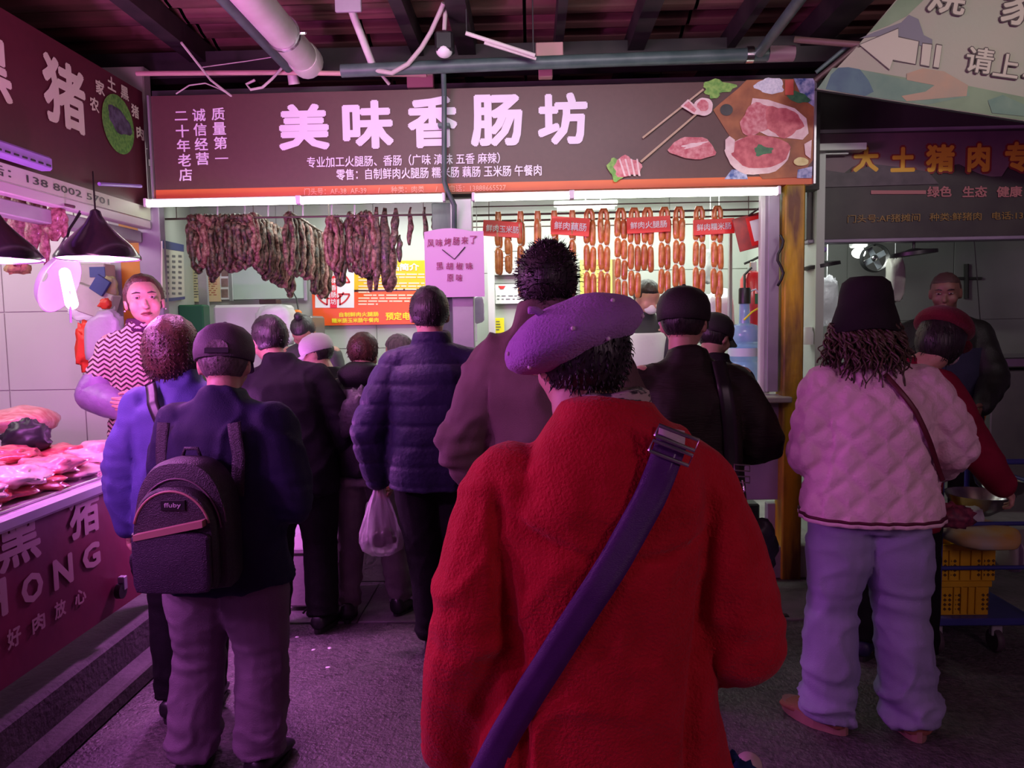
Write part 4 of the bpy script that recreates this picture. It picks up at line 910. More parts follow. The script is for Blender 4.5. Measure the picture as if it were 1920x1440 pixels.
put('wall_bracket', MB().box(((1.775-fe.x)/2+.03, .02, h_*.7), (1.775-fe.x-.06, .03, .03)), M_STEEL, t, world=False); put('valve_label', MB().box((.02, -.085, h_*.6), (.06, .006, .07), bev=.002), mat('green_plastic', (0, 0, 0)), t, world=False)
tag(put('cable', MB().tube([W(1395, 600, 4.85), W(1410, 585, 4.86), W(1432, 572, 4.9)], .006, 6), mat('yellow_print', (0, 0, 0)), smooth='auto'), 'short yellow strap in front of the red cylinder', 'strap')
tag(put('small_jar', MB().lathe([(.01, 0), (.028, 0), (.03, .06), (.015, .09), (.015, .11), (.0, .11)], (W(1432, 725, 4.85).x, 4.83, zc), 16), mat('jar_glass', (.3, .34, .32), .2), smooth='auto'), 'small dark jar beside the water bottle on the counter', 'jar')

# ================================================================ the shop on the right
YR = 4.86
a = W(1515, 250, YR); b = W(2060, 438, YR)
t = thing('shop_sign', ((a.x+b.x)/2, YR, b.z), 'dark landscape shop sign with gold characters on the right', 'sign')
put('board', MB().box(((a.x+b.x)/2, YR+.04, (a.z+b.z)/2), (b.x-a.x, .07, a.z-b.z)), mat('dusk_print', (.035, .028, .030), .5, col2=(.05, .045, .04), scale=5), t)
rr = random.Random(8)
sky_ = [(1516, 252), (2058, 243), (2058, 300)]+[(2058-k*20, 300+12*math.sin(k*.8)+rr.uniform(-4, 4)+(20 if k > 8 else 0)) for k in range(1, 27)]+[(1516, 345)]
put('printed_sky', poly(sky_, YR-.001), mat('dusk_sky', (.17, .10, .12), .5, col2=(.12, .075, .10), scale=4), t)
put('printed_hill', poly([(1520, 340), (1540, 318), (1590, 325), (1640, 308), (1700, 315), (1740, 322), (1760, 345), (1520, 352)], YR-.003), mat('dusk_hill', (.06, .045, .055), .5, col2=(.09, .07, .08), scale=12), t)
M_G1 = mat('dark_red_outline', (.20, .02, .02), .5); M_G2 = mat('gold_lettering', (.62, .36, .03), .45)
gl = (('大', 1598, 275, 1648, 324), ('土', 1668, 275, 1716, 324), ('猪', 1734, 270, 1790, 324), ('肉', 1812, 268, 1856, 324), ('专', 1882, 265, 1930, 324), ('卖', 1952, 262, 2002, 322))
mb = MB(); [px_text(mb, c_, x0-3, y0-3, x1+3, y1+3, YR, .09, .004) for c_, x0, y0, x1, y1 in gl]; put('lettering_outline', mb, M_G1, t, fix=False)
for c_, x0, y0, x1, y1 in gl: put('gold_character', px_text(MB(), c_, x0+1, y0+1, x1-1, y1-1, YR, .045, .006), M_G2, t, fix=False)
M_DR = mat('dull_red_lettering', (.34, .13, .13), .5)
mb = MB(); [px_text(mb, w_, x0, 349, x1, 370, YR, .03, .004) for w_, x0, x1 in (('绿色', 1738, 1784), ('生态', 1804, 1850), ('健康', 1868, 1916))]; mb.join(poly([(1633, 357), (1736, 357), (1736, 364), (1633, 364)], YR-.002)); put('motto_lettering', mb, M_DR, t, fix=False)
mb = MB(); px_text(mb, '门头号:AF猪摊间   种类:鲜猪肉   电话:13012568', 1588, 399, 1975, 414, YR, .012, .004); put('small_lettering', mb, mat('olive_lettering', (.22, .14, .035), .5), t, fix=False)
# dark panel above it
struct('wall_right_fascia', MB().prism([W(1522, 150, 5.0), W(2080, 150, 5.0), W(2080, 262, 5.0), W(1522, 262, 5.0)], (0, .06, 0)), mat('dark_olive_panel', (.055, .052, .047), .6, col2=(.065, .06, .055), scale=5))
struct('trim_23', wbox(1515, 438, 2080, 456, 4.84, .12), MATS['mauve_frame'])
struct('trim_24', wbox(1516, 456, 1528, 760, 4.9, .06), M_ALU)
# banner hanging under the roof
YB = 4.15
t = thing('hanging_banner', W(1720, 190, YB), 'pale landscape banner with outlined arrow and characters under the roof', 'banner')
def bpoly(nm, pts, m, lay, th=.0012): put(nm, poly(pts, YB-.0013*lay, th), m, t)
put('cloth', poly([(1530, 168), (1600, 95), (1690, -12), (2120, -12), (2120, 262), (1920, 228)], YB, .008), mat('banner_cream', (.36, .32, .255), .6, col2=(.31, .33, .25), scale=1.6, bump=.1, bscale=60), t)
M_TEAL = mat('banner_teal', (.11, .20, .15), .6, col2=(.18, .27, .19), scale=6); M_BLUE = mat('banner_blue', (.055, .10, .15), .6, col2=(.08, .15, .18), scale=8); M_PCH = mat('banner_peach', (.40, .26, .17), .6, col2=(.33, .25, .18), scale=9); M_BGREY = mat('banner_grey', (.17, .16, .19), .6)
M_GRN = mat('banner_green', (.15, .22, .13), .6, col2=(.20, .28, .17), scale=5)
bpoly('printed_hills', [(1533, 166), (1560, 128), (1590, 126), (1620, 132), (1700, 146), (1800, 158), (1920, 182), (2110, 212), (2110, 258), (1920, 226)], M_GRN, 7)
bpoly('printed_hills', [(1533, 166), (1562, 128), (1620, 132), (1690, 148), (1812, 160), (1818, 180), (1740, 196), (1640, 183)], M_TEAL, 8)
bpoly('printed_peak', [(1548, 167), (1558, 140), (1572, 127), (1590, 126), (1612, 130), (1628, 150), (1638, 172), (1622, 180), (1580, 173)], M_BLUE, 9)
bpoly('printed_cloud', [(1700, 138), (1730, 128), (1770, 134), (1815, 160), (1812, 180), (1768, 184), (1700, 190), (1690, 180), (1735, 172), (1752, 160), (1700, 150)], M_PCH, 9)
bpoly('printed_peak', [(1612, 72), (1640, 60), (1668, 50), (1690, 42), (1704, 28), (1722, 36), (1732, 66), (1748, 74), (1748, 92), (1700, 78), (1660, 66)], M_BGREY, 9)
bpoly('printed_hills', [(1628, 62), (1690, -8), (1740, -8), (1700, 30), (1665, 48)], M_GRN, 8)
bpoly('printed_hills', [(1852, 188), (1880, 178), (1920, 196), (1940, 200), (1920, 218), (1860, 212)], M_TEAL, 10)
M_OUT = mat('outline_ink', (.07, .05, .05), .5); M_BC = mat('banner_lettering', (.47, .42, .34), .5)
arrow = [(1612, 84), (1684, 54), (1684, 70), (1722, 78), (1716, 120), (1674, 112), (1668, 130)]
def grow(pts, d):
    cx = sum(p[0] for p in pts)/len(pts); cy = sum(p[1] for p in pts)/len(pts); return [(x+d*(x-cx)/max(1, math.hypot(x-cx, y-cy)), y+d*(y-cy)/max(1, math.hypot(x-cx, y-cy))) for x, y in pts]
for pts, nm in ((arrow, 'arrow'), ([(1730, 82), (1747, 84), (1742, 124), (1726, 121)], 'arrow_bar'), ([(1756, 84), (1766, 86), (1760, 127), (1750, 125)], 'arrow_bar')):
    bpoly(nm+'_outline', grow(pts, 2.2), M_OUT, 11); bpoly(nm, pts, M_BC, 12)
tl_ = 9; bl = (('烧', 1738, -36, 1808, 30), ('家', 1874, -22, 1945, 52), ('请', 1806, 92, 1858, 140), ('上', 1858, 104, 1906, 148), ('二', 1914, 118, 1958, 150), ('楼', 1966, 118, 2014, 166))
def slanted(mb, c_, x0, y0, x1, y1, bold, ext):
    return px_text(mb, c_, x0, y0, x1, y1, YB, bold, ext, -tl_)
mb = MB(); [slanted(mb, c_, x0-2, y0-2, x1+2, y1+2, .06, .024) for c_, x0, y0, x1, y1 in bl]; put('lettering_outline', mb, M_OUT, t, fix=False)
for c_, x0, y0, x1, y1 in bl: put('character', slanted(MB(), c_, x0, y0, x1, y1, .022, .026), M_BC, t, fix=False)
put('hem_rope', MB().tube([W(1528, 168, YB), W(1920, 229, YB), W(2110, 262, YB)], .006, 6), M_BLACKCABLE, t)
# room behind
tiled_wall('wall_right_shop_back', 1.85, 4.6, 6.75, .2, 2.9, M_GREYWALL, .9, .6)
struct('ceiling_right_shop', MB().box((3.2, 5.9, 2.75), (2.9, 1.9, .04)), M_GREYPAINT)
tag(put('steel_worktop', wbox(1842, 668, 2060, 690, 5.3, .6, .008), M_STEEL), 'stainless worktop at the right edge inside the right shop', 'counter')
tag(put('steel_cabinet', wbox(1850, 692, 2060, 1010, 5.36, .5, .008), mat('dull_steel', (.17, .18, .17), .45, .5, col2=(.22, .23, .21), scale=4)), 'dull steel cabinet below the stainless worktop', 'cabinet')
tag(put('dull_cabinet', wbox(1526, 650, 1566, 1010, 5.0, .5, .01), mat('dull_steel', (0, 0, 0))), 'dull grey cabinet just right of the yellow pillar', 'cabinet')
tag(put('orange_apron', hang_meat(1842, 655, 800, 26, 4.75, 91, None, flat=.3), mat('orange_fabric', (.35, .12, .02), .7), smooth=True), 'hanging orange-brown apron right of the dark-jacketed man', 'apron'); put('string', MB().tube([W(1842, 656, 4.75), Vector((W(1842, 600, 4.75).x, 4.87, 2.1))], .003, 5), M_BLACKCABLE, bpy.data.objects['orange_apron'])
def disc_lamp(x0, y0, x1, y1, Y, label):
    a, b = W(x0, y0, Y), W(x1, y1, Y); c = (a+b)/2; r = (b-a).length/2; ang = math.atan2(b.z-a.z, b.x-a.x)
    t = thing('disc_lamp', c, label, 'lamp'); R = Matrix.Rotation(-ang, 3, 'Y')
    put('shade', MB().lathe([(r, -.012), (r, .010), (r*.4, .022), (.02, .03), (.0, .03), (.0, .02), (r*.9, .0), (r*.94, -.012)], c, 28, R), M_BLACK, t, smooth='auto')
    put('stem', MB().tube([c+Vector((0, 0, .02)), c+Vector((0, 0, .12))], .009, 8), M_BLACK, t); put('canopy', MB().ell(c+Vector((0, 0, .10)), (.03, .03, .02)), mat('violet_plastic', (0, 0, 0)), t, smooth=True)
disc_lamp(1508, 504, 1574, 492, 4.9, 'flat black lamp next to the yellow pillar')
disc_lamp(1672, 480, 1754, 470, 4.9, 'flat black lamp hanging above the man in the right shop')
t = thing('work_light', W(1610, 478, 5.9), 'small bright white work light in the right shop', 'lamp')
put('bulb', MB().ell(W(1610, 474, 5.9), (.05, .04, .04)), mat('cold_bulb', (1, 1, 1), .5, emit=22, ecol=(.95, 1, .93)), t, smooth=True); put('housing', MB().box(W(1610, 458, 5.95), (.12, .08, .05), bev=.01), M_WHITE, t); put('stem', MB().tube([W(1610, 458, 5.95), Vector((W(1610, 458, 5.95).x, 5.95, 2.73))], .01, 6), M_WHITE, t)
t = thing('wall_fan', W(1641, 508, 5.6), 'small round grey fan beside the bright work light', 'fan')
put('cage', MB().lathe([(.098, -.03), (.104, 0), (.098, .03), (.094, .03), (.094, -.03)], W(1640, 484, 5.6), 26, Matrix.Rotation(PI/2, 3, 'X'), close=True), M_BLACK, t, smooth='auto')
for k in range(4): put('blade', MB().box(W(1640, 484, 5.6)+Vector((.045*math.cos(k*PI/2+.5), 0, .045*math.sin(k*PI/2+.5))), (.075, .006, .04), Matrix.Rotation(-(k*PI/2+.5), 3, 'Y'), bev=.002), mat('fan_grey', (.4, .45, .5), .4), t)
put('hub', MB().ell(W(1640, 484, 5.58), (.025, .02, .025)), M_STEEL, t, smooth=True); put('bracket', MB().tube([W(1640, 461, 5.6), W(1640, 440, 5.6)], .008, 6), M_BLACK, t)
lump('plastic_bag', 1662, 484, 1694, 566, 5.5, .12, mat('cream_bag', (.50, .49, .43), .5, bump=.4, bscale=20), 21, 'long white bag hanging above the bucket hat', 'bag', .15, 2.73)
lump('plastic_bag', 1528, 520, 1572, 610, 5.6, .1, M_PLASTIC, 22, 'clear plastic bags left of the bucket hat', 'bag', .3, 2.73)
tag(put('white_jar', MB().lathe([(.01, 0), (.04, 0), (.042, .07), (.03, .09), (.03, .11), (0, .11)], W(1514, 646, 4.85), 18), M_WHITE, smooth='auto'), 'small white jar with red lettering at the yellow pillar', 'jar')
tag(put('pipe_rack', MB().tube([W(1812, 495, 6.73), W(1812, 560, 6.73)], .02, 8).tube([W(1790, 522, 6.73), W(1840, 522, 6.73)], .012, 8), M_DARK), 'dark pipe cross on the back wall of the right shop', 'pipe')
# low clutter at the counter's right end
tag(put('stone_lump', bag_shape((W(1450, 1008, 4.78).x, 4.80, .235), (.11, .10, .06), 31), mat('beige_sack', (.22, .19, .17), .8, col2=(.16, .13, .12), scale=8), smooth=True), 'beige rounded sack lying on the step at the yellow pillar', 'sack')
tag(put('black_crate', wbox(1385, 945, 1425, 1012, 4.82, .3, .01), M_BLACK), 'black crate under the counter beside the red coat', 'crate')
# floor bits
tag(put('black_strip', MB().box((WZ(1455, 1158, 0).x, WZ(1455, 1158, 0).y, .008), (.13, .04, .016), bev=.003), M_BLACK), 'small black strip lying on the asphalt right of the red coat', 'litter')
for i, (px, py) in enumerate(((557, 1195), (588, 1219), (618, 1216), (615, 1252), (770, 1065))):
    p = WZ(px, py, 0); tag(put('paper_scrap', meat((p.x, p.y, -.001), (.012, .010, .004), 100+i, None, i, .2, 10, 6), M_WHITE, smooth=True), 'tiny pale scrap lying on the wet asphalt', 'litter', 'pale scraps on the asphalt')
t = thing('foam_box', WZ(577, 1166, 0), 'pale foam box standing against the step behind the black trousers', 'box')
a, b = W(535, 1166, 4.06), W(622, 1030, 4.06)
put('body', MB().box(((a.x+b.x)/2, 4.22, b.z/2+.01), (b.x-a.x, .30, b.z-.05), bev=.012), mat('foam', (.42, .36, .38), .7, bump=.2, bscale=60), t); put('lid', MB().box(((a.x+b.x)/2, 4.22, b.z-.01), (b.x-a.x+.02, .32, .035), bev=.008), mat('foam', (0, 0, 0)), t)
tag(put('stick', MB().tube([W(568, 1150, 3.98), W(610, 1100, 4.0)], .006, 6), M_BLACKCABLE), 'thin dark stick leaning against the foam box', 'stick')

# trolley with crates
M_TB = mat('blue_enamel', (.035, .045, .22), .4, col2=(.05, .06, .28), scale=6)
Yt = 3.45; X0 = W(1740, 1160, Yt).x; X1 = W(1925, 1160, Yt).x+.03; zd = .09+.10
t = thing('trolley', ((X0+X1)/2, Yt+.3, 0), 'blue steel trolley loaded with yellow crates at the right edge', 'trolley')
put('deck', MB().box(((X0+X1)/2, Yt+.3, .165), (X1-X0+.06, .56, .035), bev=.006), M_TB, t)
def bar(pts, r=.013): put('frame_tube', MB().tube(pts, r, 10), M_TB, t, smooth='auto')
ztop = W(1900, 868, Yt).z
for yy in (Yt+.03, Yt+.56): bar([(X1, yy, .17), (X1, yy, ztop-.05), (X1-.03, yy, ztop), (X0+.1, yy, ztop), (X0+.06, yy, ztop-.04), (X0+.06, yy, .17)])
for zz in (W(1900, 985, Yt).z, W(1900, 1068, Yt).z): bar([(X0+.06, Yt+.03, zz), (X1, Yt+.03, zz)], .010)
bar([(X1, Yt+.03, ztop-.1), (X1, Yt+.56, ztop-.1)], .01)
for wx, wy in ((X0+.08, Yt+.08), (X1-.12, Yt+.08), (X0+.08, Yt+.5), (X1-.12, Yt+.5)):
    w_ = put('wheel', MB().lathe([(.01, -.016), (.05, -.016), (.056, -.008), (.056, .008), (.05, .016), (.01, .016)], (wx, wy, .057), 20, Matrix.Rotation(PI/2, 3, 'Y')), mat('rubber_grey', (.08, .055, .07), .6), t, smooth='auto')
    put('wheel_fork', MB().box((wx, wy, .115), (.05, .03, .07), bev=.004), M_GREYPAINT, t)
M_YC = mat('yellow_crate', (.72, .42, .015), .4, col2=(.60, .33, .01), scale=5)
def crate(z0, h, x0, x1, y0, y1, label):
    c = thing('plastic_crate', ((x0+x1)/2, (y0+y1)/2, z0), label, 'crate')
    mb = MB().box(((x0+x1)/2, (y0+y1)/2, z0+.008), (x1-x0-.02, y1-y0-.02, .016), bev=.003)
    put('base', mb, M_YC, c)
    for (cx, cy, sx, sy) in (((x0+x1)/2, y0, x1-x0, .008), ((x0+x1)/2, y1, x1-x0, .008), (x0, (y0+y1)/2, .008, y1-y0), (x1, (y0+y1)/2, .008, y1-y0)):
        put('side_wall', MB().box((cx, cy, z0+h/2), (sx, sy, h), bev=.002), M_YC, c)
    for yy in (y0-.008,):
        put('top_rim', MB().box(((x0+x1)/2, yy, z0+h-.014), (x1-x0+.02, .016, .028), bev=.004), M_YC, c)
        n = int((x1-x0)/.022); mb = MB()
        for k in range(n):
            for j in range(int((h-.07)/.022)):
                if (k//4) % 2 == 0: mb.box((x0+.02+k*.022, y0-.005, z0+.03+j*.022), (.011, .004, .011), Matrix.Rotation(PI/4, 3, 'Y'))
        g = put('perforation', mb, mat('crate_dark', (.10, .045, .01), .6), c); g['kind'] = 'stuff'
        for k in range(4): put('rib', MB().box((x0+.06+k*(x1-x0-.12)/3, y0-.009, z0+h*.45), (.008, .010, h*.8), bev=.002), M_YC, c)
cx1 = W(1872, 1050, Yt).x
crate(.183, .165, X0+.09, cx1, Yt+.07, Yt+.5, 'lower yellow perforated crate on the trolley')
crate(.350, .175, X0+.06, cx1+.02, Yt+.06, Yt+.52, 'upper yellow perforated crate on the trolley')
lump('crate_cover', 1756, 978, 1888, 1016, Yt+.08, .40, mat('pale_cover', (.40, .36, .28), .6, col2=(.5, .3, .05), scale=6), 44, 'pale sheet covering the upper yellow crate', 'cloth', .12)
tag(put('steel_bowl', MB().lathe([(.05, 0), (.12, .05), (.15, .10), (.155, .10), (.125, .045), (.05, -.006)], W(1835, 962, Yt+.3), 26), M_STEEL, smooth='auto'), 'stainless bowl on top of the crates on the trolley', 'bowl')
tag(put('steel_basin', MB().lathe([(.06, 0), (.10, .03), (.13, .09), (.135, .09), (.105, .026), (.06, -.006)], W(1870, 925, Yt+.45), 26, Matrix.Rotation(.2, 3, 'Y')), M_STEEL, smooth='auto'), 'second stainless basin tilted on the trolley behind the hand', 'bowl')
lump('plastic_bag', 1803, 950, 1838, 980, Yt+.1, .1, M_PLASTICW, 45, 'white scrap of bag in front of the stainless bowl', 'bag', .3)
lump('white_carton', 1880, 1004, 1902, 1068, Yt+.2, .2, M_WHITEPANEL, 46, 'white carton behind the blue trolley post', 'box', .02)
# ================================================================ people
def smooth01(a, b, x):
    t = max(0, min(1, (x-a)/(b-a))); return t*t*(3-2*t)
NZ = noise.noise
M_SKIN = mat('skin', (.50, .27, .20), .5, col2=(.56, .32, .24), scale=14, bump=.08, bscale=120)
M_SKIN2 = mat('skin_brown', (.30, .15, .10), .5, col2=(.35, .18, .12), scale=14)
M_HAIR = mat('black_hair', (.010, .008, .010), .42, col2=(.030, .022, .024), scale=60, sx=(1, 1, .15), bump=.4, bscale=120, bx=(1, 1, .1), sheen=.0)
M_HAIRB = mat('brown_hair', (.045, .018, .012), .42, col2=(.10, .045, .028), scale=50, sx=(1, 1, .2), bump=.4, bscale=100)
M_HAIRG = mat('greying_hair', (.07, .055, .055), .5, col2=(.16, .13, .13), scale=70, sx=(1, 1, .2), bump=.4, bscale=120)
def cloth(name, col, col2=None, rough=.8, **k):
    k.setdefault('bump', .25); k.setdefault('bscale', 260); k.setdefault('sheen', .0); k.setdefault('spec', .22)
    return mat(name, col, rough, col2=col2 or tuple(c*1.25+.002 for c in col), scale=k.pop('scale', 9), **k)

def fx(pf, pyf, pb, Y, H=1.65): return (W(pf, pyf, Y).x-W(pb, 760, Y).x)*1.65/H
class Person:
    """faces +Y when rot = 0; all working numbers are for a 1.65 m figure"""
    def __init__(s, px, Y, label, H=1.65, rot=0, base=0.0, build=1.0, lean=0, side=0, head=(0, 0, 0), hyaw=0, hpitch=0, hroll=0, hscale=1.0,
                 armL=None, armR=None, footL=None, footR=None, skin=None, hands=(1, 1), voxel=.010, curl=.5, face=False, seed=1):
        s.k = H/1.65; s.build = build; s.lean = math.radians(lean); s.side = math.radians(side); s.seed = seed
        x = W(px, 760, Y).x; s.Y = Y
        s.root = thing('person', (x, Y, base), label, 'person', rot=math.radians(rot))
        s.M = Matrix.Translation((x, Y, base)) @ Matrix.Rotation(math.radians(rot), 4, 'Z')
        s.skin = skin or M_SKIN; s.voxel = voxel
        s.H3 = (Matrix.Rotation(math.radians(hyaw), 3, 'Z') @ Matrix.Rotation(math.radians(-hpitch), 3, 'X') @ Matrix.Rotation(math.radians(hroll), 3, 'Y'))
        s.hs = hscale; s.hoff = Vector(head)+Vector((0, 0, -.014))
        B = build
        s.sh = [Vector((-.160*B, 0, 1.318)), Vector((.160*B, 0, 1.318))]
        s.el = [Vector(armL[0]) if armL else Vector((-.215*B, -.02, 1.06)), Vector(armR[0]) if armR else Vector((.215*B, -.02, 1.06))]
        s.wr = [Vector(armL[1]) if armL else Vector((-.235*B, .04, .82)), Vector(armR[1]) if armR else Vector((.235*B, .04, .82))]
        s.hip = [Vector((-.09*B, 0, .86)), Vector((.09*B, 0, .86))]
        s.an = [Vector(footL) if footL else Vector((-.12, 0, .075)), Vector(footR) if footR else Vector((.12, 0, .075))]
        s.kn = [(h+a)/2+Vector((0, .03, 0)) for h, a in zip(s.hip, s.an)]
        s.body(hands, curl, face)
    def bend(s, v):
        v = Vector(v)
        w = smooth01(.78, 1.15, v.z)
        if s.lean and w:
            a = s.lean*w; z = v.z-.85; v = Vector((v.x, v.y*math.cos(a)+z*math.sin(a), .85+z*math.cos(a)-v.y*math.sin(a)))
        if s.side and w:
            a = s.side*w; z = v.z-.85; v = Vector((v.x*math.cos(a)+z*math.sin(a), v.y, .85+z*math.cos(a)-v.x*math.sin(a)))
        return v
    def T(s, v): return s.bend(v)*s.k
    def hd(s, v):      # head space (cranium centre = 0) -> person space before bending
        return s.H3 @ (Vector(v)*s.hs-Vector((0, -.01, -.125)))+Vector((0, -.01, 1.43))+s.hoff
    def TH(s, v): return s.T(s.hd(v))
    def add(s, name, mb, m, parent=None, smooth=True, head=False, raw=False, voxel=0, it=3, disp=None, label=None, fix=True):
        mb_ = mb
        if voxel:
            me = remesh(mb, voxel, it)
            if disp: displace(me, disp)
            if not raw: mapmesh(me, s.TH if head else s.T)
        else:
            if not isinstance(mb, bpy.types.Mesh):
                if not raw: mb.mapv(s.TH if head else s.T)
                me = meshfrom(mb.v, mb.f, name)
                if fix: fixn(me)
            else: me = mb
        o = put(name, me, m, parent or s.root, smooth=smooth, world=False)
        if parent is not None and parent.parent is not None: pass
        if label: o['label'] = label
        return o
    def body(s, hands, curl, face):
        B = s.build; mb = MB()
        mb.loft([(0, 0, .80, .15*B, .10), (0, 0, .92, .145*B, .10), (0, 0, 1.05, .125*B, .09), (0, 0, 1.20, .15*B, .10), (0, 0, 1.31, .155*B, .09), (0, -.005, 1.375, .09*B, .065)], 20)
        mb.chain([(0, -.01, 1.34), s.hd((0, -.012, -.10)), s.hd((0, .0, -.03))], [.068, .058, .057])
        # head
        def E(c, r): mb.add(*(lambda m: ([s.hd(v) for v in m.v], m.f))(MB().ell(c, r, 18, 12)))
        E((0, -.005, .012), (.073, .092, .090)); E((0, .022, -.04), (.062, .066, .070)); E((0, .052, -.072), (.036, .034, .034)); E((0, .045, .02), (.058, .045, .055))
        for sx in (-1, 1): E((sx*.036, .055, -.035), (.028, .028, .030)); E((sx*.0745, -.004, -.018), (.010, .022, .031)); E((sx*.078, -.012, -.008), (.007, .014, .022))
        E((0, .088, -.030), (.010, .014, .022)); E((0, .097, -.040), (.014, .014, .011)); E((0, .090, -.072), (.021, .010, .011))
        for i in (0, 1):
            mb.chain([s.sh[i], s.el[i], s.wr[i]], [.055*B, .043, .030]); mb.cap((0, 0, 1.31), s.sh[i], .06, .055)
            mb.chain([s.hip[i], s.kn[i], s.an[i]+Vector((0, 0, .03))], [.085, .058, .042]); mb.cap(s.an[i]+Vector((0, 0, -.035)), s.an[i]+Vector((0, .12, -.045)), .038, .03)
        fing = MB()
        for i in (0, 1):
            d = (s.wr[i]-s.el[i]).normalized(); sx = -1 if i == 0 else 1
            n = Vector((-sx, 0, 0)); n = (n-d*n.dot(d)).normalized(); t = n.cross(d).normalized()
            if t.y < 0: t = -t
            w = s.wr[i]; palm = w+d*.055
            mb.cap(w, w+d*.035, .028, .026)
            for q in (-.026, -.009, .009, .026): mb.cap(w+d*.02+t*q*.7, w+d*.088+t*q, .0135, .0115)
            if hands[i]:
                for q, L in ((.029, .068), (.010, .076), (-.010, .070), (-.029, .055)):
                    p0 = w+d*.078+t*q; a = curl*.5; P = [p0]; dd = d.copy()
                    for seg in (.42, .32, .26):
                        dd = (d*math.cos(a)+n*math.sin(a)).normalized(); P.append(P[-1]+dd*L*seg); a += curl*.75
                    fing.tube(P+[P[-1]+dd*.004], [.0098, .0090, .0080, .0065, .002], 8)
                P = [w+d*.025+t*.022, w+d*.05+t*.045+n*.008, w+d*.078+t*.052+n*.02, w+d*.096+t*.046+n*.03, w+d*.099+t*.045+n*.031]
                fing.tube(P, [.013, .0115, .0095, .007, .002], 8)
        me = remesh(mb, s.voxel, 2); mapmesh(me, s.T)
        fing.mapv(s.T)
        v0 = [v.co.copy() for v in me.vertices]; f0 = [tuple(p.vertices) for p in me.polygons]
        m2 = MB(); m2.v = [tuple(v) for v in v0]; m2.f = f0; m2.add(fing.v, fing.f)
        s.bodyo = put('body', meshfrom(m2.v, m2.f, 'body'), s.skin, s.root, smooth=True, world=False)
    # ---- clothes
    def jacket(s, m, hem=.70, flare=1.0, t=.03, thin=0, hood=None, stand=.03, name='jacket', quilt=None, voxel=.011, fold=.006, sleeve=1.0, cuff=0, waist=1.0, neck=1.0, extra=None, chest=1.0, it=4):
        B = s.build; mb = MB()
        mb.loft([(0, 0, hem, (.165*flare)*B+t, .115*flare+t), (0, 0, (hem+1.0)/2, (.158*(1+flare)/2)*B*waist+t, .115*waist+t), (0, -.005, 1.05, .145*B*waist+t, .108*waist+t), (0, -.01, 1.20, .152*B*chest+t, .115*chest+t),
                 (0, -.01, 1.28, .150*B*chest+t, .103*chest+t), (0, -.008, 1.345, .115*B+t*.6, .073+t*.6), (0, -.008, 1.385, .075*B*neck+t*.6, .062+t*.4), (0, 0, 1.41+stand, .060*neck+t*.4, .063+t*.4)], 28, 2.25)
        for i in (0, 1):
            sx = -1 if i == 0 else 1
            mb.cap((sx*.06, -.008, 1.335), s.sh[i]+Vector((-sx*.01, -.005, -.012)), .048+t*.8, .052+t*.6)
            w = s.wr[i]; d = (w-s.el[i]).normalized()
            mb.chain([s.sh[i]+Vector((-sx*.005, 0, -.02)), s.sh[i].lerp(s.el[i], .5)+Vector((0, -.008, 0)), s.el[i], s.el[i].lerp(w, .5), w+d*.005], [(.054+t*.8)*sleeve, (.050+t*.85)*sleeve, (.045+t*.85)*sleeve, (.041+t*.8)*sleeve, (.034+t*.65)*sleeve])
        if hood == 'fold':
            mb.add(*(lambda q: (q.v, q.f))(MB().ell((0, -.09-t*.5, 1.375), (.125, .060, .075), 18, 12))); mb.ell((0, -.06, 1.41), (.105, .07, .05), 18, 12)
        if extra: extra(mb)
        sd = s.seed*7.3
        def disp(c, n):
            ox = Vector((sd, 0, 0)); h = fold*NZ(Vector((c.x*7, c.y*7, c.z*2.6))+ox)
            # creases across the sleeves near elbows and armpits
            am = 0
            for i in (0, 1):
                q = (c-s.el[i]).length; am = max(am, 1-smooth01(.05, .17, q)); q2 = (c-s.sh[i]-Vector((0, 0, -.1))).length; am = max(am, .6*(1-smooth01(.05, .15, q2)))
            h += fold*.9*am*NZ(Vector((c.x*9+c.z*5, c.y*9, c.z*30))+ox)
            h += fold*.35*NZ(Vector((c.x*16, c.y*16, c.z*11))+ox)
            h += fold*.9*(.35-abs(NZ(Vector((c.x*6+c.z*2, c.y*6, c.z*5-c.x*3))+ox)))*2*(1-smooth01(.0, .30, abs(NZ(Vector((c.x*6+c.z*2, c.y*6, c.z*5-c.x*3))+ox))))
            if quilt: h += quilt(c, n)
            return h
        s.jk = s.add(name, mb, m, voxel=voxel, it=it, disp=disp); s.jkmesh = s.jk.data
        s.hemz = hem
        return s.jk
    def trousers(s, m, w=1.0, hemw=1.0, fold=.006, bunch=.008, t=.012, name='trousers', top=.98, low=.04, voxel=.011):
        B = s.build; mb = MB()
        mb.loft([(0, 0, .78, .155*B+t, .105+t), (0, 0, .90, .155*B+t, .110+t), (0, 0, top, .135*B+t, .098+t)], 24)
        for i in (0, 1):
            a = s.an[i]+Vector((0, 0, low-.03)); k = s.kn[i]; h = s.hip[i]
            pts = [h, h.lerp(k, .5), k, k.lerp(a, .5), a]
            R = [.092*B*(1+(w-1)*.35)+t, (.083*w)*B+t, .070*w+t, .064*w*(1+hemw)/2+t, .058*w*hemw+t]
            for j in range(4): mb.tube([pts[j], pts[j+1]], [R[j], R[j+1]], 16)
            mb.ell(h, (R[0],)*3, 14, 10); mb.ell(k, (R[2],)*3, 14, 10)
        sd = s.seed*3.1
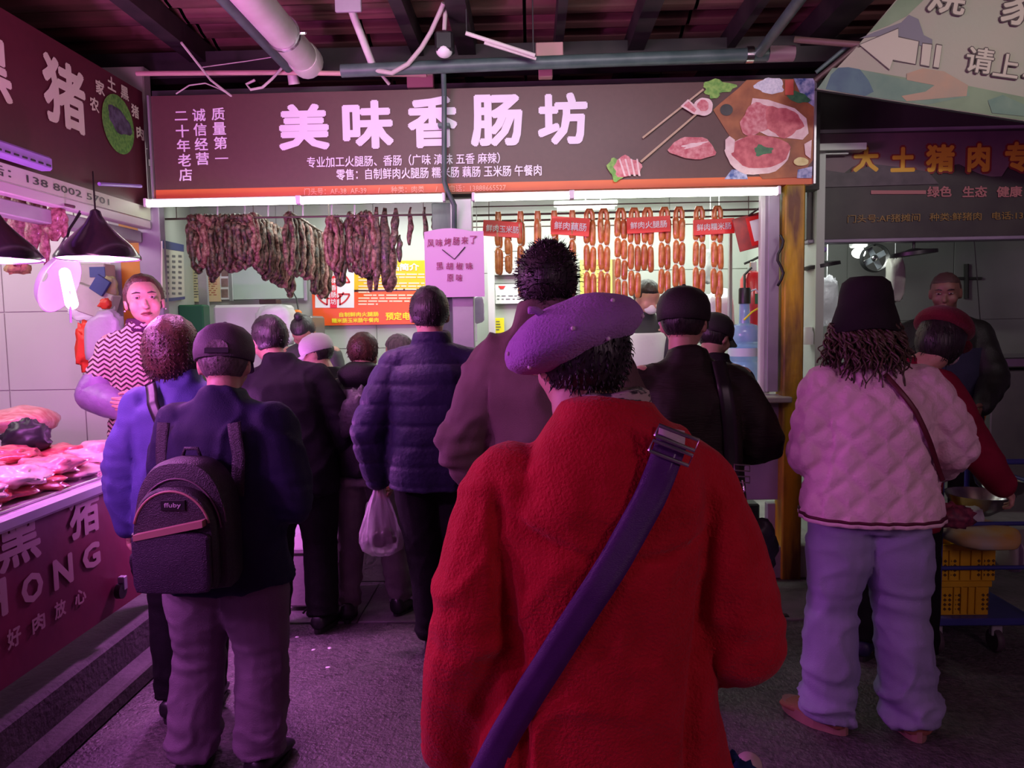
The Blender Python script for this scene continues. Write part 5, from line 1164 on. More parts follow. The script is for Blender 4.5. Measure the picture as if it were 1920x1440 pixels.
        def disp(c, n):
            ox = Vector((0, sd, 0)); lo = 1-smooth01(.08, .34, c.z)
            h = fold*NZ(Vector((c.x*8, c.y*8, c.z*4.5))+ox)+bunch*lo*NZ(Vector((c.x*8+c.z*4, c.y*7, c.z*24))+ox)
            rg = NZ(Vector((c.x*5+c.z*3, c.y*6, c.z*7-c.x*4))+ox); h += bunch*.9*max(0, .18-abs(rg))*5*(.35+.65*lo)
            kn = 1-smooth01(.03, .14, abs(c.z-.47)); cr = 1-smooth01(.02, .16, abs(c.z-.80))
            h += .5*bunch*kn*NZ(Vector((c.x*6, c.y*6, c.z*26))+ox)+.5*bunch*cr*NZ(Vector((c.x*10, c.y*8, c.z*22))+ox)
            return h
        return s.add(name, mb, m, voxel=voxel, it=2, disp=disp)
    def shoes(s, m, sole, w=1.0, L=.25, yaw=(0, 0), high=.06, st=.024):
        for i in (0, 1):
            a = s.an[i]; R = Matrix.Rotation(math.radians(yaw[i]), 3, 'Z'); z0 = a.z-.075
            def P(v): return R @ Vector(v)+Vector((a.x, a.y, z0))
            mb = MB(); secs = []
            n = 18; rows = []
            prof = [(-.075, .030, .030, high+.03), (-.06, .038, .018, high+.035), (-.02, .040, .018, high+.03), (.03, .041, .018, high+.01), (.08, .044, .018, .058), (.12, .045, .018, .050), (.15, .041, .018, .044), (.168, .030, .018, .038), (.178, .012, .02, .030)]
            vs = []
            for y, wx, zb_, zt_ in prof:
                for k in range(n):
                    th = 2*PI*k/n; c_, s_ = math.cos(th), math.sin(th)
                    vs.append(P((wx*w*math.copysign(abs(c_)**.8, c_), y*L/.25, (zb_+zt_)/2+(zt_-zb_)/2*math.copysign(abs(s_)**.8, s_))))
            fs = [(j*n+k, j*n+(k+1) % n, (j+1)*n+(k+1) % n, (j+1)*n+k) for j in range(len(prof)-1) for k in range(n)]+[tuple(range(n)), tuple((len(prof)-1)*n+k for k in range(n))]
            mb.add(vs, fs); mb.v = [tuple(Vector(v)*s.k) for v in mb.v]
            o = s.add('shoe', mb, m, raw=True)
            sb = MB(); pts = []
            for k in range(22):
                th = 2*PI*k/22; y = .05+.128*math.sin(th); wx = (.046-.006*(math.sin(th) < -.3))*w*math.cos(th); pts.append(P((wx, y*L/.25, .001)))
            sb.prism(pts, (0, 0, st)); sb.v = [tuple(Vector(v)*s.k) for v in sb.v]
            so = put('sole', meshfrom(sb.v, sb.f), sole, o, world=False)
    # ---- hair
    def hair(s, m, style='short', vol=1.0, tufts=500, tl=.025, low=-.075, name='hair', seed=3, face=.045):
        mb = MB().ell((0, 0, 0), (1, 1, 1), 40, 30); r = random.Random(seed)
        def rad(d):
            back = smooth01(.50, -.05, d.y) if style != 'bob' else smooth01(.72, .35, d.y)
            top = smooth01(.25, .55, d.z)
            if style == 'pulled': back = smooth01(.42, .10, d.y-.5*max(0, d.z)); top = smooth01(.55, .78, d.z)
            k = max(back, top)
            z = d.z
            lowcut = smooth01(-.92, -.60, z) if style in ('short', 'pulled') else 1
            return k*lowcut
        def fn(v):
            d = v.normalized(); k = rad(d)
            if style == 'bob':
                R = Vector((.094*vol, .112*vol, .112*vol)); p = Vector((d.x*R.x, d.y*R.y-.008, d.z*R.z+.008))
                if p.z < 0: p.z *= 1.28; f = 1+.10*min(1, -d.z*1.5); p.x *= f; p.y *= f
            else:
                R = Vector((.085*vol, .104*vol, .103*vol)); p = Vector((d.x*R.x, d.y*R.y-.006, d.z*R.z+.010))
                if p.z < -.01: p.x *= 1-.16*smooth01(-.01, -.09, p.z); p.y *= 1-.10*smooth01(-.01, -.09, p.z)
            q = (.80+.20*k)+.035*k*NZ(d*5+Vector((seed, 0, 0)))
            return p*q
        mb.mapv(fn)
        base = [Vector(v) for v in mb.v]
        for _ in range(tufts):
            v = base[r.randrange(len(base))]; d = v.normalized()
            if rad(d) < .85: continue
            side = Vector((r.uniform(-1, 1), r.uniform(-1, 1), r.uniform(-1, .2))); down = Vector((0, 0, -1))
            dirn = (d*(r.uniform(.02, .16) if style != 'messy' else r.uniform(.05, .3))+side*.6+down*(.9 if style != 'messy' else -.1)).normalized()
            p = v*.985; L = tl*r.uniform(.5, 1.3); w = .0016
            a = dirn.cross(d).normalized()*w; tip = p+dirn*L+d*L*.15; mid = p+dirn*L*.5+d*.004
            mb.add([p-a, p+a, mid+a*.8, mid-a*.8, tip, p-d*.004, mid-d*.002], [(0, 1, 2, 3), (3, 2, 4), (5, 6, 2, 1), (6, 5, 0, 3), (6, 4, 2), (4, 6, 3)])
        return s.add(name, mb, m, head=True)
    # ribbon laid over a garment; path of (x, z, side) with side -1 = back, 1 = front
    def strap(s, name, path, width, m, parent=None, lift=.006, th=.004, label=None, n=40, local=False):
        bv = BVHTree.FromPolygons([v.co for v in s.jkmesh.vertices], [tuple(p.vertices) for p in s.jkmesh.polygons])
        k = s.k; P = [Vector((x*k, z*k, sd)) for x, z, sd in path]
        pts = []
        tot = len(P)-1
        for i in range(n+1):
            u = i/n*tot; j = min(int(u), tot-1); f = u-j; q = P[j].lerp(P[j+1], f); pts.append(q)
        rows = []
        for i, q in enumerate(pts):
            dxy = pts[min(i+1, n)]-pts[max(i-1, 0)]; d2 = Vector((dxy.x, dxy.y, 0))
            if d2.length < 1e-6: d2 = Vector((0, 1, 0))
            d2.normalize(); pr = Vector((-d2.y, d2.x, 0)); sd = -1 if q.z < 0 else 1; row = []
            for e in (-.5, -.17, .17, .5):
                x = q.x+pr.x*width*k*e; z = q.y+pr.y*width*k*e
                hit = bv.ray_cast(Vector((x, sd*1.5, z)), Vector((0, -sd, 0)))
                y = hit[0].y+sd*lift if hit[0] is not None else None; row.append([x, y, z])
            rows.append(row)
        last = None; out = []
        for row in rows:
            ys = [r_[1] for r_ in row if r_[1] is not None]
            if not ys: continue
            av = sum(ys)/len(ys)
            out.append([Vector((r_[0], (r_[1] if r_[1] is not None else av)*.5+av*.5, r_[2])) for r_ in row])
        # the webbing bridges dips in the cloth, then smooth along the strap
        oy = [min(p_.y for p_ in row) if row[0].y < 0 else max(p_.y for p_ in row) for row in out]
        for i in range(len(out)):
            w_ = oy[max(0, i-4):i+5]; e_ = min(w_) if oy[i] < 0 else max(w_)
            for j in range(4): out[i][j].y = .25*out[i][j].y+.75*e_
        for _ in range(4):
            for i in range(1, len(out)-1):
                for j in range(4): out[i][j].y = (out[i-1][j].y+2*out[i][j].y+out[i+1][j].y)/4
        vs = []; fs = []; nr = len(out)
        for row in out:
            sd = -1
            for p in row: vs.append(p)
        off = len(vs)
        for i, row in enumerate(out):
            for p in row: vs.append(p+Vector((0, th if (rows[min(i, len(rows)-1)][0][1] or 0) < 0 else -th, 0)))
        for i in range(nr-1):
            for j in range(3):
                a = i*4+j; fs.append((a, a+1, a+5, a+4)); fs.append((off+a+4, off+a+5, off+a+1, off+a))
            fs.append((i*4, i*4+4, off+i*4+4, off+i*4)); fs.append((i*4+3, off+i*4+3, off+i*4+7, i*4+7))
        mb = MB().add(vs, fs)
        if parent is not None and parent is not s.root:
            mb.mapv(lambda v: s.M @ v); return put(name, mb, m, parent, smooth=True)
        return s.add(name, mb, m, raw=True, label=label)
    def w(s, v): return s.M @ s.T(v)
    def back_point(s, x, z, lift=0, sd=-1):
        bv = BVHTree.FromPolygons([v.co for v in s.jkmesh.vertices], [tuple(p.vertices) for p in s.jkmesh.polygons])
        h = bv.ray_cast(Vector((x*s.k, sd*1.5, z*s.k)), Vector((0, -sd, 0)))
        y = h[0].y if h[0] is not None else -.12
        return Vector((x*s.k, y+sd*lift, z*s.k))
    # ---- headwear, in head space
    def baseball(s, m, brim=True, back=False, btn=True, vol=1.0, strap=False):
        mb = MB(); n = 32
        R = [(.092, -.012), (.096, .015), (.094, .045), (.083, .075), (.060, .098), (.030, .110), (.006, .113)]
        vs = []; sc_ = vol
        for r_, z in R+[(r_-.005, z-.004) for r_, z in R[::-1]]:
            for k in range(n):
                t = 2*PI*k/n; q = 1+.012*math.cos(6*t)
                vs.append((r_*q*math.cos(t)*sc_, (r_*1.14*q*math.sin(t)-.004)*sc_, z*sc_+.012))
        m_ = len(R)*2
        fs = [(i*n+k, i*n+(k+1) % n, ((i+1) % m_)*n+(k+1) % n, ((i+1) % m_)*n+k) for i in range(m_) for k in range(n)]
        mb.add(vs, fs); cp = s.add('cap', mb, m, head=True)
        if brim:
            sg_ = -1 if back else 1; vs = []; fs = []; n = 14
            for l, dz in enumerate((0, .004)):
                for i in range(n+1):
                    t = PI*(.12+.76*i/n); c_, s_ = math.cos(t), math.sin(t)
                    vs.append((.090*c_*sc_, sg_*.100*s_*sc_, .003+dz-.002*abs(c_))); vs.append((.088*c_*sc_, sg_*(.100*s_+.068*s_**.7)*sc_, -.012+dz-.012*abs(c_)))
            q = 2*(n+1)
            for i in range(n): a = 2*i; fs += [(a, a+1, a+3, a+2), (q+a+2, q+a+3, q+a+1, q+a), (a+1, q+a+1, q+a+3, a+3), (a, a+2, q+a+2, q+a)]
            fs += [(0, q, q+1, 1), (2*n, 2*n+1, q+2*n+1, q+2*n)]
            b_ = MB().add(vs, fs).mapv(s.TH); put('brim', b_, m, cp, smooth='auto', world=False)
        if btn: put('button', MB().ell((0, -.004, .124*sc_+.003), (.008, .008, .005), 10, 6).mapv(s.TH), m, cp, smooth=True, world=False)
        if strap:
            put('strap', MB().box((0, -.112*sc_, .014), (.075, .006, .016), bev=.002).mapv(s.TH), M_BLACK, cp, world=False)
            put('opening', MB().prism([(.034*math.cos(t_)*1.0, -.113*sc_, .024+.026*math.sin(t_)) for t_ in [PI*k/10 for k in range(11)]], (0, .012, 0)).mapv(s.TH), M_HAIRG, cp, world=False)
        return cp

M_SOLE = mat('black_sole', (.02, .018, .02), .6); M_SHOE = mat('black_shoe', (.018, .016, .02), .35)
M_BLACKTR = cloth('black_trousers', (.006, .005, .007)); 
# ---- 1 woman in the red coat
p = Person(1118, 1.36, 'person seen from behind in a long red coat and lilac pearl beret', H=1.62, build=1.0, rot=2, armL=((-.225, -.015, 1.06), (-.275, .05, .80)), armR=((.262, -.01, 1.03), (.19, .19, .93)),
           head=(-.025, .02, .005), hyaw=20, hpitch=4, hroll=3, hscale=.98, voxel=.010, seed=2)
def cowl(mb):
    mb.loft([(.005, -.02, 1.22, .170, .128), (.012, -.03, 1.30, .172, .128), (.022, -.03, 1.36, .150, .115), (.026, -.022, 1.405, .128, .102), (.018, -.012, 1.44, .090, .086), (.012, -.005, 1.465, .072, .072)], 30)
    mb.cap((.10, -.05, 1.385), (.135, -.03, 1.395), .04, .028)
def coatfold(c, n):
    h = 0
    # raglan seam and long soft pleats
    for sx in (-1, 1):
        xs = sx*(.185-.035*smooth01(1.32, .85, c.z)); d = abs(c.x-xs)
        if c.y < .02: h -= .020*(1-smooth01(0, .024, d))*smooth01(1.38, 1.25, c.z)
    if c.y < 0:
        # rim of the cape collar, hanging in a curve
        zc_ = 1.215+1.6*(c.x-.04)**2
        h -= .008*(1-smooth01(0, .014, abs(c.z-zc_)))*(1-smooth01(.14, .2, abs(c.x-.02)))
        h += .006*smooth01(zc_-.002, zc_+.02, c.z)*(1-smooth01(.16, .22, abs(c.x)))
    return h+.008*math.sin(c.x*30+2*NZ(c*2))*smooth01(1.15, .75, c.z)*(abs(n.y) > .3)
red = cloth('red_wool', (.42, .004, .012), (.50, .008, .02), .85, bump=.5, bscale=180, sheen=.12, scale=20)
p.jacket(red, hem=.42, flare=1.55, t=.030, waist=1.12, voxel=.0085, fold=.010, extra=cowl, quilt=coatfold, sleeve=1.25, name='coat', chest=1.06, stand=-.01, it=3)
p.trousers(M_BLACKTR, voxel=.014); p.shoes(M_SHOE, M_SOLE)
p.hair(M_HAIR, 'short', vol=1.02, tufts=2600, tl=.015)
bt = MB(); n = 44
def beret(v):
    r = math.hypot(v.x, v.y); t = math.atan2(v.y, v.x)
    q = 1+.012*math.sin(5*t+1)+.015*math.sin(9*t)*(r > .8)
    return Vector((v.x*.137*q, v.y*.132*q, (v.z*.074 if v.z > 0 else v.z*.046)+.004*NZ(v*3)))
R_ = Matrix.Rotation(math.radians(-20), 3, 'Y') @ Matrix.Rotation(math.radians(-10), 3, 'X')
bm_ = MB().ell((0, 0, 0), (1, 1, 1), 44, 22).mapv(beret)
BO = Vector((-.018, -.014, .034))
bp = [R_ @ Vector(v)+BO for v in bm_.v]; bm_.v = [tuple(v) for v in bp]
M_BERET = cloth('lilac_felt', (.36, .17, .46), (.42, .21, .53), .9, bump=.5, bscale=220, sheen=.15, scale=12)
bo = p.add('beret', bm_, M_BERET, head=True)
put('stalk', MB().tube([R_ @ Vector((-.055, -.05, .045))+BO, R_ @ Vector((-.075, -.055, .068))+BO, R_ @ Vector((-.088, -.055, .072))+BO], .007, 8).mapv(p.TH), M_BERET, bo, smooth=True, world=False)
put('band', MB().lathe([(.098, -.012), (.104, -.008), (.104, .010), (.098, .014)], (.0, .0, .035), 30, Matrix.Rotation(math.radians(-14), 3, 'Y'), close=True).mapv(p.TH), M_BERET, bo, smooth=True, world=False)
M_PEARL = mat('pearl', (.75, .62, .70), .15, coat=1)
bvh = BVHTree.FromPolygons([Vector(v) for v in bp], [tuple(f) for f in bm_.f])
for (a_, b_) in ((-.085, .045), (.02, .062), (.095, .04), (-.06, .01), (.01, -.005), (.075, -.0), (-.13, -.03), (-.105, -.055), (-.135, .012), (.055, .095), (.13, .03), (-.02, .10)):
    h = bvh.ray_cast(BO+Vector((a_, -1, b_)), Vector((0, 1, 0)))
    if h[0] is not None: put('pearl', MB().ell(h[0]+Vector((0, -.002, 0)), (.0042, .0042, .0042), 10, 8).mapv(p.TH), M_PEARL, bo, smooth=True, world=False)
# scarf round the neck
sc = MB()
sc.lathe([(.060, 1.38), (.078, 1.41), (.080, 1.45), (.072, 1.482), (.058, 1.488), (.054, 1.44)], (.026, -.004, 0), 30, close=True)
sc.mapv(lambda v: v+Vector((NZ(v*14), NZ(v*14+Vector((9, 0, 0))), NZ(v*20))) * .010+Vector((.0, 0, .03*max(0, v.x))))
M_SC = mat('check_scarf', (.42, .34, .30), .8, col2=(.03, .025, .03), scale=34, sx=(1, 1, 3.5), lo=.47, hi=.53, bump=.2, bscale=200)
p.add('scarf', sc, M_SC)
# glasses temple seen at the left ear
p.add('glasses', MB().tube([(-.078, .00, -.004), (-.076, .06, .0), (-.07, .092, .0)], .0025, 6).tube([(-.07, .092, .0), (-.066, .096, -.03), (-.03, .104, -.034), (-.02, .106, -.004), (-.04, .102, .012), (-.07, .092, .0)], .002, 6), M_STEEL, head=True)
hb = thing('shoulder_bag', p.M @ Vector((-.20, -.1, .5)), 'black shoulder bag at the left hip of the red coat, on a wide purple strap', 'bag')
M_STRAP = mat('purple_webbing', (.075, .012, .14), .35, col2=(.09, .016, .16), scale=20, bump=.4, bscale=300, bx=(1, 4, 4), coat=.2)
p.strap('strap', [(.108, 1.415, -1), (.066, 1.325, -1), (.012, 1.229, -1), (-.032, 1.160, -1), (-.078, 1.085, -1), (-.125, 1.0, -1), (-.172, .91, -1), (-.225, .80, -1)], .052, M_STRAP, hb, lift=.010, n=60)
M_SKTAN = mat('pale_webbing', (.5, .42, .44), .4)
p.strap('strap_top', [(.113, 1.43, -1), (.107, 1.405, -1)], .046, M_SKTAN, hb, lift=.013, n=8)
q = p.back_point(.107, 1.41, .040); qw = p.M @ q
Rb = Matrix.Rotation(math.radians(22), 3, 'Y')
for dz_ in (-.016, .010):
    put('buckle', MB().tube([qw+Rb @ Vector(v) for v in ((-.034, 0, dz_-.008), (.034, 0, dz_-.008), (.034, 0, dz_+.010), (-.034, 0, dz_+.010), (-.034, 0, dz_-.008))], .0035, 8), mat('chrome', (.75, .72, .74), .15, 1), hb, smooth='auto')
put('bag_body', bag_shape(p.M @ Vector((-.19, -.16, .62)), (.05, .055, .15), 51), M_BLACK, hb, smooth=True)
q = p.M @ Vector((.30, .12, .62))
bb = thing('blue_bag', q, 'dark blue fabric bag hanging at the lower right of the red coat', 'bag')
put('bag_body', bag_shape(q+Vector((-.02, .0, -.12)), (.12, .08, .20), 52), cloth('navy_bag', (.01, .025, .10)), bb, smooth=True)
put('handle', MB().tube([q+Vector((-.04, 0, .03)), q+Vector((-.05, .05, .2)), p.w((.24, .22, .86))], .006, 8), MATS['navy_bag'], bb, smooth=True)
put('pompom', MB().ell(WZ(1404, 1436, .64)+Vector((0, 0, 0)), (.028, .028, .028)), mat('pale_pompom', (.5, .36, .36), .5), bb, smooth=True)

# ---- 2 man with cap and backpack
M_NAVY = cloth('navy_cotton', (.012, .010, .040), (.018, .015, .055), .7, scale=6)
p = Person(408, 2.55, 'person in a grey cap and dark navy jacket wearing a black backpack', H=1.58, build=1.08, rot=-2, lean=5, head=(-.005, .02, .0), hyaw=12, hpitch=8, hscale=1.12, armL=((-.22, .05, 1.06), (-.18, .20, .93)), armR=((.245, -.0, 1.03), (.15, .26, .98)), footL=(-.16, 0, .075), footR=(.10, .02, .075), seed=4)
p.jacket(M_NAVY, hem=.74, flare=1.16, t=.036, waist=1.06, fold=.015, hood=None, stand=.03, sleeve=1.12)
p.trousers(cloth('grey_trousers', (.17, .13, .17), (.21, .165, .21), .75, scale=5), w=1.20, hemw=1.15, bunch=.014, fold=.010); p.shoes(M_SHOE, M_SOLE, 1.1, .27, (8, -8))
p.hair(M_HAIRG, 'short', vol=.95, tufts=300, tl=.010)
p.baseball(mat('grey_cap', (.055, .04, .055), .7, col2=(.08, .06, .075), scale=12, bump=.3, bscale=250), strap=True, vol=1.0)
M_BP = mat('backpack_nylon', (.020, .014, .024), .45, col2=(.032, .022, .035), scale=6, bump=.5, bscale=280)
c0 = p.M @ Vector((-.085, -.20, .98)); bc = Vector((W(350, 990, 2.32).x, 2.28, 0))
zb0 = W(350, 1116, 2.25).z; zt0 = W(350, 866, 2.25).z; hw = 93*2.25/F
bk = thing('backpack', (bc.x, bc.y, zb0), 'black and purple-grey backpack with a tan zip stripe on the navy jacket', 'backpack')
def bpk(z0, z1, w_, dep, y, top=.55, n=30):
    """rounded-top slab: outline in xz, bulging towards the viewer"""
    out = []; hgt = z1-z0
    for k in range(n+1):
        t = k/n*PI; out.append((w_*math.copysign(abs(math.cos(t))**.75, math.cos(t)), z0+hgt*(1-top)+hgt*top*math.sin(t)**.8 if True else 0))
    out += [(-w_*1.0, z0+.03), (-w_*.93, z0+.005), (-w_*.6, z0), (w_*.6, z0), (w_*.93, z0+.005), (w_, z0+.03)]
    mb = MB(); N_ = len(out); cz_ = (z0+z1)/2; vs = []
    for s_, yy in ((.97, 0), (1.0, -dep*.25), (1.0, -dep*.7), (.95, -dep*.93), (.82, -dep)):
        for x, z in out: vs.append((bc.x+x*s_, y+yy, cz_+(z-cz_)*s_))
    fs = [(i*N_+k, i*N_+(k+1) % N_, (i+1)*N_+(k+1) % N_, (i+1)*N_+k) for i in range(4) for k in range(N_)]+[tuple(range(N_)), tuple(4*N_+k for k in range(N_))]
    return mb.add(vs, fs)
yb = 2.40
put('main_compartment', bpk(zb0, zt0, hw, .13, yb), M_BP, bk, smooth='auto')
put('front_pocket', bpk(zb0+.02, zt0-.075, hw*.86, .05, yb-.128), M_BP, bk, smooth='auto')
put('lower_pocket', bpk(zb0+.02, zb0+.21, hw*.80, .03, yb-.172, .12), mat('backpack_panel', (.034, .02, .045), .5, bump=.5, bscale=280), bk, smooth='auto')
M_TAN = mat('tan_trim', (.40, .20, .17), .5)
def arc(w_, zc_, h_, y, a0, a1, n=20): return [(bc.x+w_*math.cos(a0+(a1-a0)*k/n), y, zc_+h_*math.sin(a0+(a1-a0)*k/n)) for k in range(n+1)]
put('zip_arc', MB().tube(arc(hw*.80, zb0+.20, zt0-.085-zb0-.20, yb-.176, .25, PI-.25), .004, 6), M_TAN, bk, smooth=True)
put('piping', MB().tube(arc(hw*.97, zb0+.20, zt0-.012-zb0-.20, yb-.118, .1, PI-.1), .003, 6), mat('dull_piping', (.14, .09, .11), .5), bk, smooth=True)
put('piping', MB().tube(arc(hw*.90, zb0+.19, zt0-.055-zb0-.19, yb-.133, .1, PI-.1), .003, 6), mat('dull_piping', (0, 0, 0)), bk, smooth=True)
put('zip_stripe', MB().prism([(bc.x-hw*.72, yb-.205, zb0+.185), (bc.x+hw*.72, yb-.205, zb0+.225), (bc.x+hw*.72, yb-.205, zb0+.246), (bc.x-hw*.72, yb-.205, zb0+.203)], (0, .03, 0)), M_TAN, bk)
put('logo_patch', MB().box((bc.x+.010, yb-.181, zb0+.288), (.075, .006, .032), bev=.002), M_BLACK, bk)
mb = MB(); text(mb, 'ffuby', (bc.x+.010, yb-.184, zb0+.288), .052, .018, bold=.02, ext=.002); put('logo_lettering', mb, mat('pale_grey_print', (.5, .45, .5), .5), bk, fix=False)
put('grab_handle', MB().tube([(bc.x-.03, yb-.02, zt0-.01), (bc.x-.02, yb-.02, zt0+.02), (bc.x+.02, yb-.02, zt0+.02), (bc.x+.03, yb-.02, zt0-.01)], .006, 8), M_BP, bk, smooth=True)
put('side_buckle', MB().box((bc.x-hw-.008, yb-.08, zb0+.16), (.03, .04, .045), bev=.006), mat('chrome', (0, 0, 0)), bk)
put('side_pocket', bag_shape((bc.x-hw-.005, yb-.06, zb0+.09), (.028, .05, .08), 61), M_BP, bk, smooth=True)
put('hanging_strap', MB().tube([(bc.x-hw-.02, yb-.08, zb0+.15), (bc.x-hw-.03, yb-.09, zb0+.06), (bc.x-hw-.01, yb-.09, zb0+.0)], .006, 6, flat=.4), M_BLACK, bk)
for x0_, x1_, x2_ in ((-.16, -.165, -.14), (.10, .12, .13)):
    p.strap('shoulder_strap', [(x0_, 1.33, -1), (x1_, 1.22, -1), (x2_-.02, 1.08, -1)], .045, M_BP, bk, lift=.008, n=20)

# ---- 3 bob-haired person in the violet-blue jacket
p = Person(334, 2.98, 'person with bobbed dark hair in a violet-blue jacket at the meat counter', H=1.62, build=.95, rot=8, lean=4, head=(-.03, .01, -.005), hyaw=14, hscale=1.12, armL=((-.222, .0, 1.05), (-.225, .03, .82)), armR=((.24, .06, 1.08), (.16, .28, 1.0)), hands=(1, 1), footL=(fx(330, 1385, 334, 2.98), 0, .075), footR=(fx(392, 1385, 334, 2.98), .05, .075), voxel=.009, curl=.7, seed=6)
p.jacket(cloth('violet_blue_cotton', (.075, .075, .26), (.095, .09, .31), .6, scale=5), hem=.72, flare=1.05, t=.034, fold=.015, sleeve=1.10, stand=.04)
p.trousers(M_BLACKTR); p.shoes(M_SHOE, M_SOLE); p.hair(M_HAIRB, 'bob', vol=1.06, tufts=2600, tl=.015)
hb = thing('shoulder_bag', p.w((.1, -.2, 1.0)), 'black bag strap and bag on the violet-blue jacket', 'bag')
p.strap('strap', [(-.09, 1.40, -1), (-.06, 1.33, -1), (0, 1.2, -1), (.10, .98, -1)], .045, M_BLACK, hb, lift=.008, n=30); put('bag_body', bag_shape(p.w((.14, -.19, .92)), (.07, .035, .09), 53), M_BLACK, hb, smooth=True)

# ---- 4 tall man in black
p = Person(548, 3.85, 'person with short dark hair in a black jacket and black trousers', H=1.66, build=1.10, rot=4, lean=7, side=-7, head=(-.035, .02, .0), hyaw=38, hpitch=6, hscale=1.1, armL=((-.25, .07, 1.06), (-.16, .26, 1.0)), armR=((.27, .02, 1.04), (.24, .16, .84)), footL=(fx(520, 1185, 548, 3.85), -.03, .075), footR=(fx(606, 1180, 548, 3.85), .0, .075), seed=8)
p.jacket(cloth('black_wool', (.005, .004, .007), (.008, .006, .011)), hem=.73, flare=1.08, t=.034, fold=.009, stand=.035)
p.trousers(M_BLACKTR, w=1.1, hemw=1.12); p.shoes(M_SHOE, M_SOLE, 1.05, .27, (10, -14)); p.hair(M_HAIR, 'short', tufts=500, tl=.014)

# ---- 5 dark-haired person with a small backpack
p = Person(680, 4.00, 'person with dark brown hair in a black jacket with a thin backpack, walking', H=1.58, build=.90, rot=0, lean=9, head=(-.02, .01, -.02), hyaw=-8, hpitch=10, footL=(fx(652, 1120, 680, 4.00), -.02, .075), footR=(fx(752, 1110, 680, 4.00), .06, .075), armL=((-.20, .10, 1.07), (-.12, .28, .98)), armR=((.21, .08, 1.07), (.14, .26, .95)), seed=9)
p.jacket(cloth('black_nylon', (.006, .005, .007), (.010, .008, .010), .5), hem=.83, t=.028, hood='fold', fold=.009)
p.trousers(cloth('olive_trousers', (.13, .11, .115), (.19, .165, .165)), w=1.0, hemw=1.0, bunch=.014); p.shoes(M_SHOE, M_SOLE, 1.1, .26, (10, -20), .08)
p.hair(M_HAIRB, 'short', vol=1.05, tufts=700, tl=.02)
bk2 = thing('backpack', p.w((.02, -.2, .95)), 'small soft black backpack on the walking dark-haired person', 'backpack')
q = p.w((.03, -.20, 1.12)); put('body', bag_shape(q, (.12, .055, .17), 54), mat('black_ripstop', (.013, .012, .014), .5, bump=.4, bscale=40), bk2, smooth=True); put('badge', MB().ell(q+Vector((.02, -.072, .03)), (.009, .005, .009)), M_WHITE, bk2, smooth=True)
# ---- 6 person in the pink-lit pale cap, face turned left
p = Person(622, 4.36, 'person in a pale baseball cap facing left with a white face mask', H=1.55, rot=20, lean=8, head=(-.03, .03, .0), hyaw=68, hpitch=14, build=.85, armL=((-.18, .08, 1.07), (-.08, .17, 1.24)), armR=((.18, .08, 1.07), (.10, .17, 1.24)), footL=(-.14, .0, .075), footR=(-.02, .05, .075), hands=(0, 0), seed=10)
p.jacket(cloth('charcoal_coat', (.02, .018, .022)), hem=.86, t=.028); p.trousers(M_BLACKTR, w=.9); p.shoes(M_SHOE, M_SOLE); p.hair(M_HAIR, 'short', vol=1.0, tufts=200, tl=.012)
p.baseball(mat('pale_cap', (.60, .52, .58), .7, bump=.2, bscale=200)); p.add('face_mask', MB().ell((0, .060, -.058), (.052, .050, .040), 20, 12), mat('mask_white', (.75, .74, .74), .6), head=True)
# ---- 7 grey-haired head leaning in
p = Person(768, 4.34, 'person with greying hair leaning towards the counter behind the navy puffer jacket', H=1.56, rot=0, build=.85, lean=8, side=-5, head=(0, .02, -.01), hyaw=48, hpitch=8, armL=((-.18, .08, 1.07), (-.08, .17, 1.24)), armR=((.18, .08, 1.07), (.10, .17, 1.24)), footL=(fx(806, 1150, 768, 4.34), .0, .075), footR=(fx(850, 1150, 768, 4.34), .0, .075), hands=(0, 0), seed=11)
p.jacket(cloth('dark_grey_coat', (.03, .026, .03)), hem=.85, t=.028, hood='fold'); p.trousers(cloth('light_grey_trousers', (.16, .14, .15)), w=.9); p.shoes(M_SHOE, M_SOLE); p.hair(M_HAIRG, 'short', tufts=300, tl=.014)
# ---- 8 man in the navy puffer jacket
def puffer(step, dep, z0=0):
    def f(c, n):
        z = (c.z-z0+.006*NZ(Vector((c.x*9, c.y*9, 1))))/step; fr = abs(z-math.floor(z)-.5)*2
        return dep*(1-fr**5)-dep*.9
    return f
p = Person(812, 3.55, 'person in a quilted navy puffer jacket carrying a plastic bag', H=1.76, build=1.0, rot=4, head=(-.005, .01, .0), hyaw=4, hscale=1.05, armL=((-.285, -.01, 1.03), (-.262, .05, .815)), armR=((.26, .05, 1.04), (.20, .24, .94)), footL=(fx(815, 1225, 812, 3.55), 0, .075), footR=(fx(872, 1215, 812, 3.55), .0, .075), voxel=.008, curl=1.3, seed=12)
p.jacket(cloth('navy_puffer', (.016, .015, .050), (.022, .019, .062), .55, scale=8, sheen=.1, bump=.35, bscale=60), hem=.77, flare=1.0, t=.042, fold=.005, quilt=puffer(.088, .008), voxel=.009, it=2, stand=.045, waist=1.04)
p.trousers(M_BLACKTR, w=1.05); p.shoes(M_SHOE, M_SOLE); p.hair(M_HAIR, 'short', vol=.98, tufts=700, tl=.010)
h = p.w((-.262, .055, .745)); bg = thing('carrier_bag', (h.x, h.y, h.z-.33), 'thin white carrier bag with dark contents in the puffer-jacketed person\'s hand', 'bag')
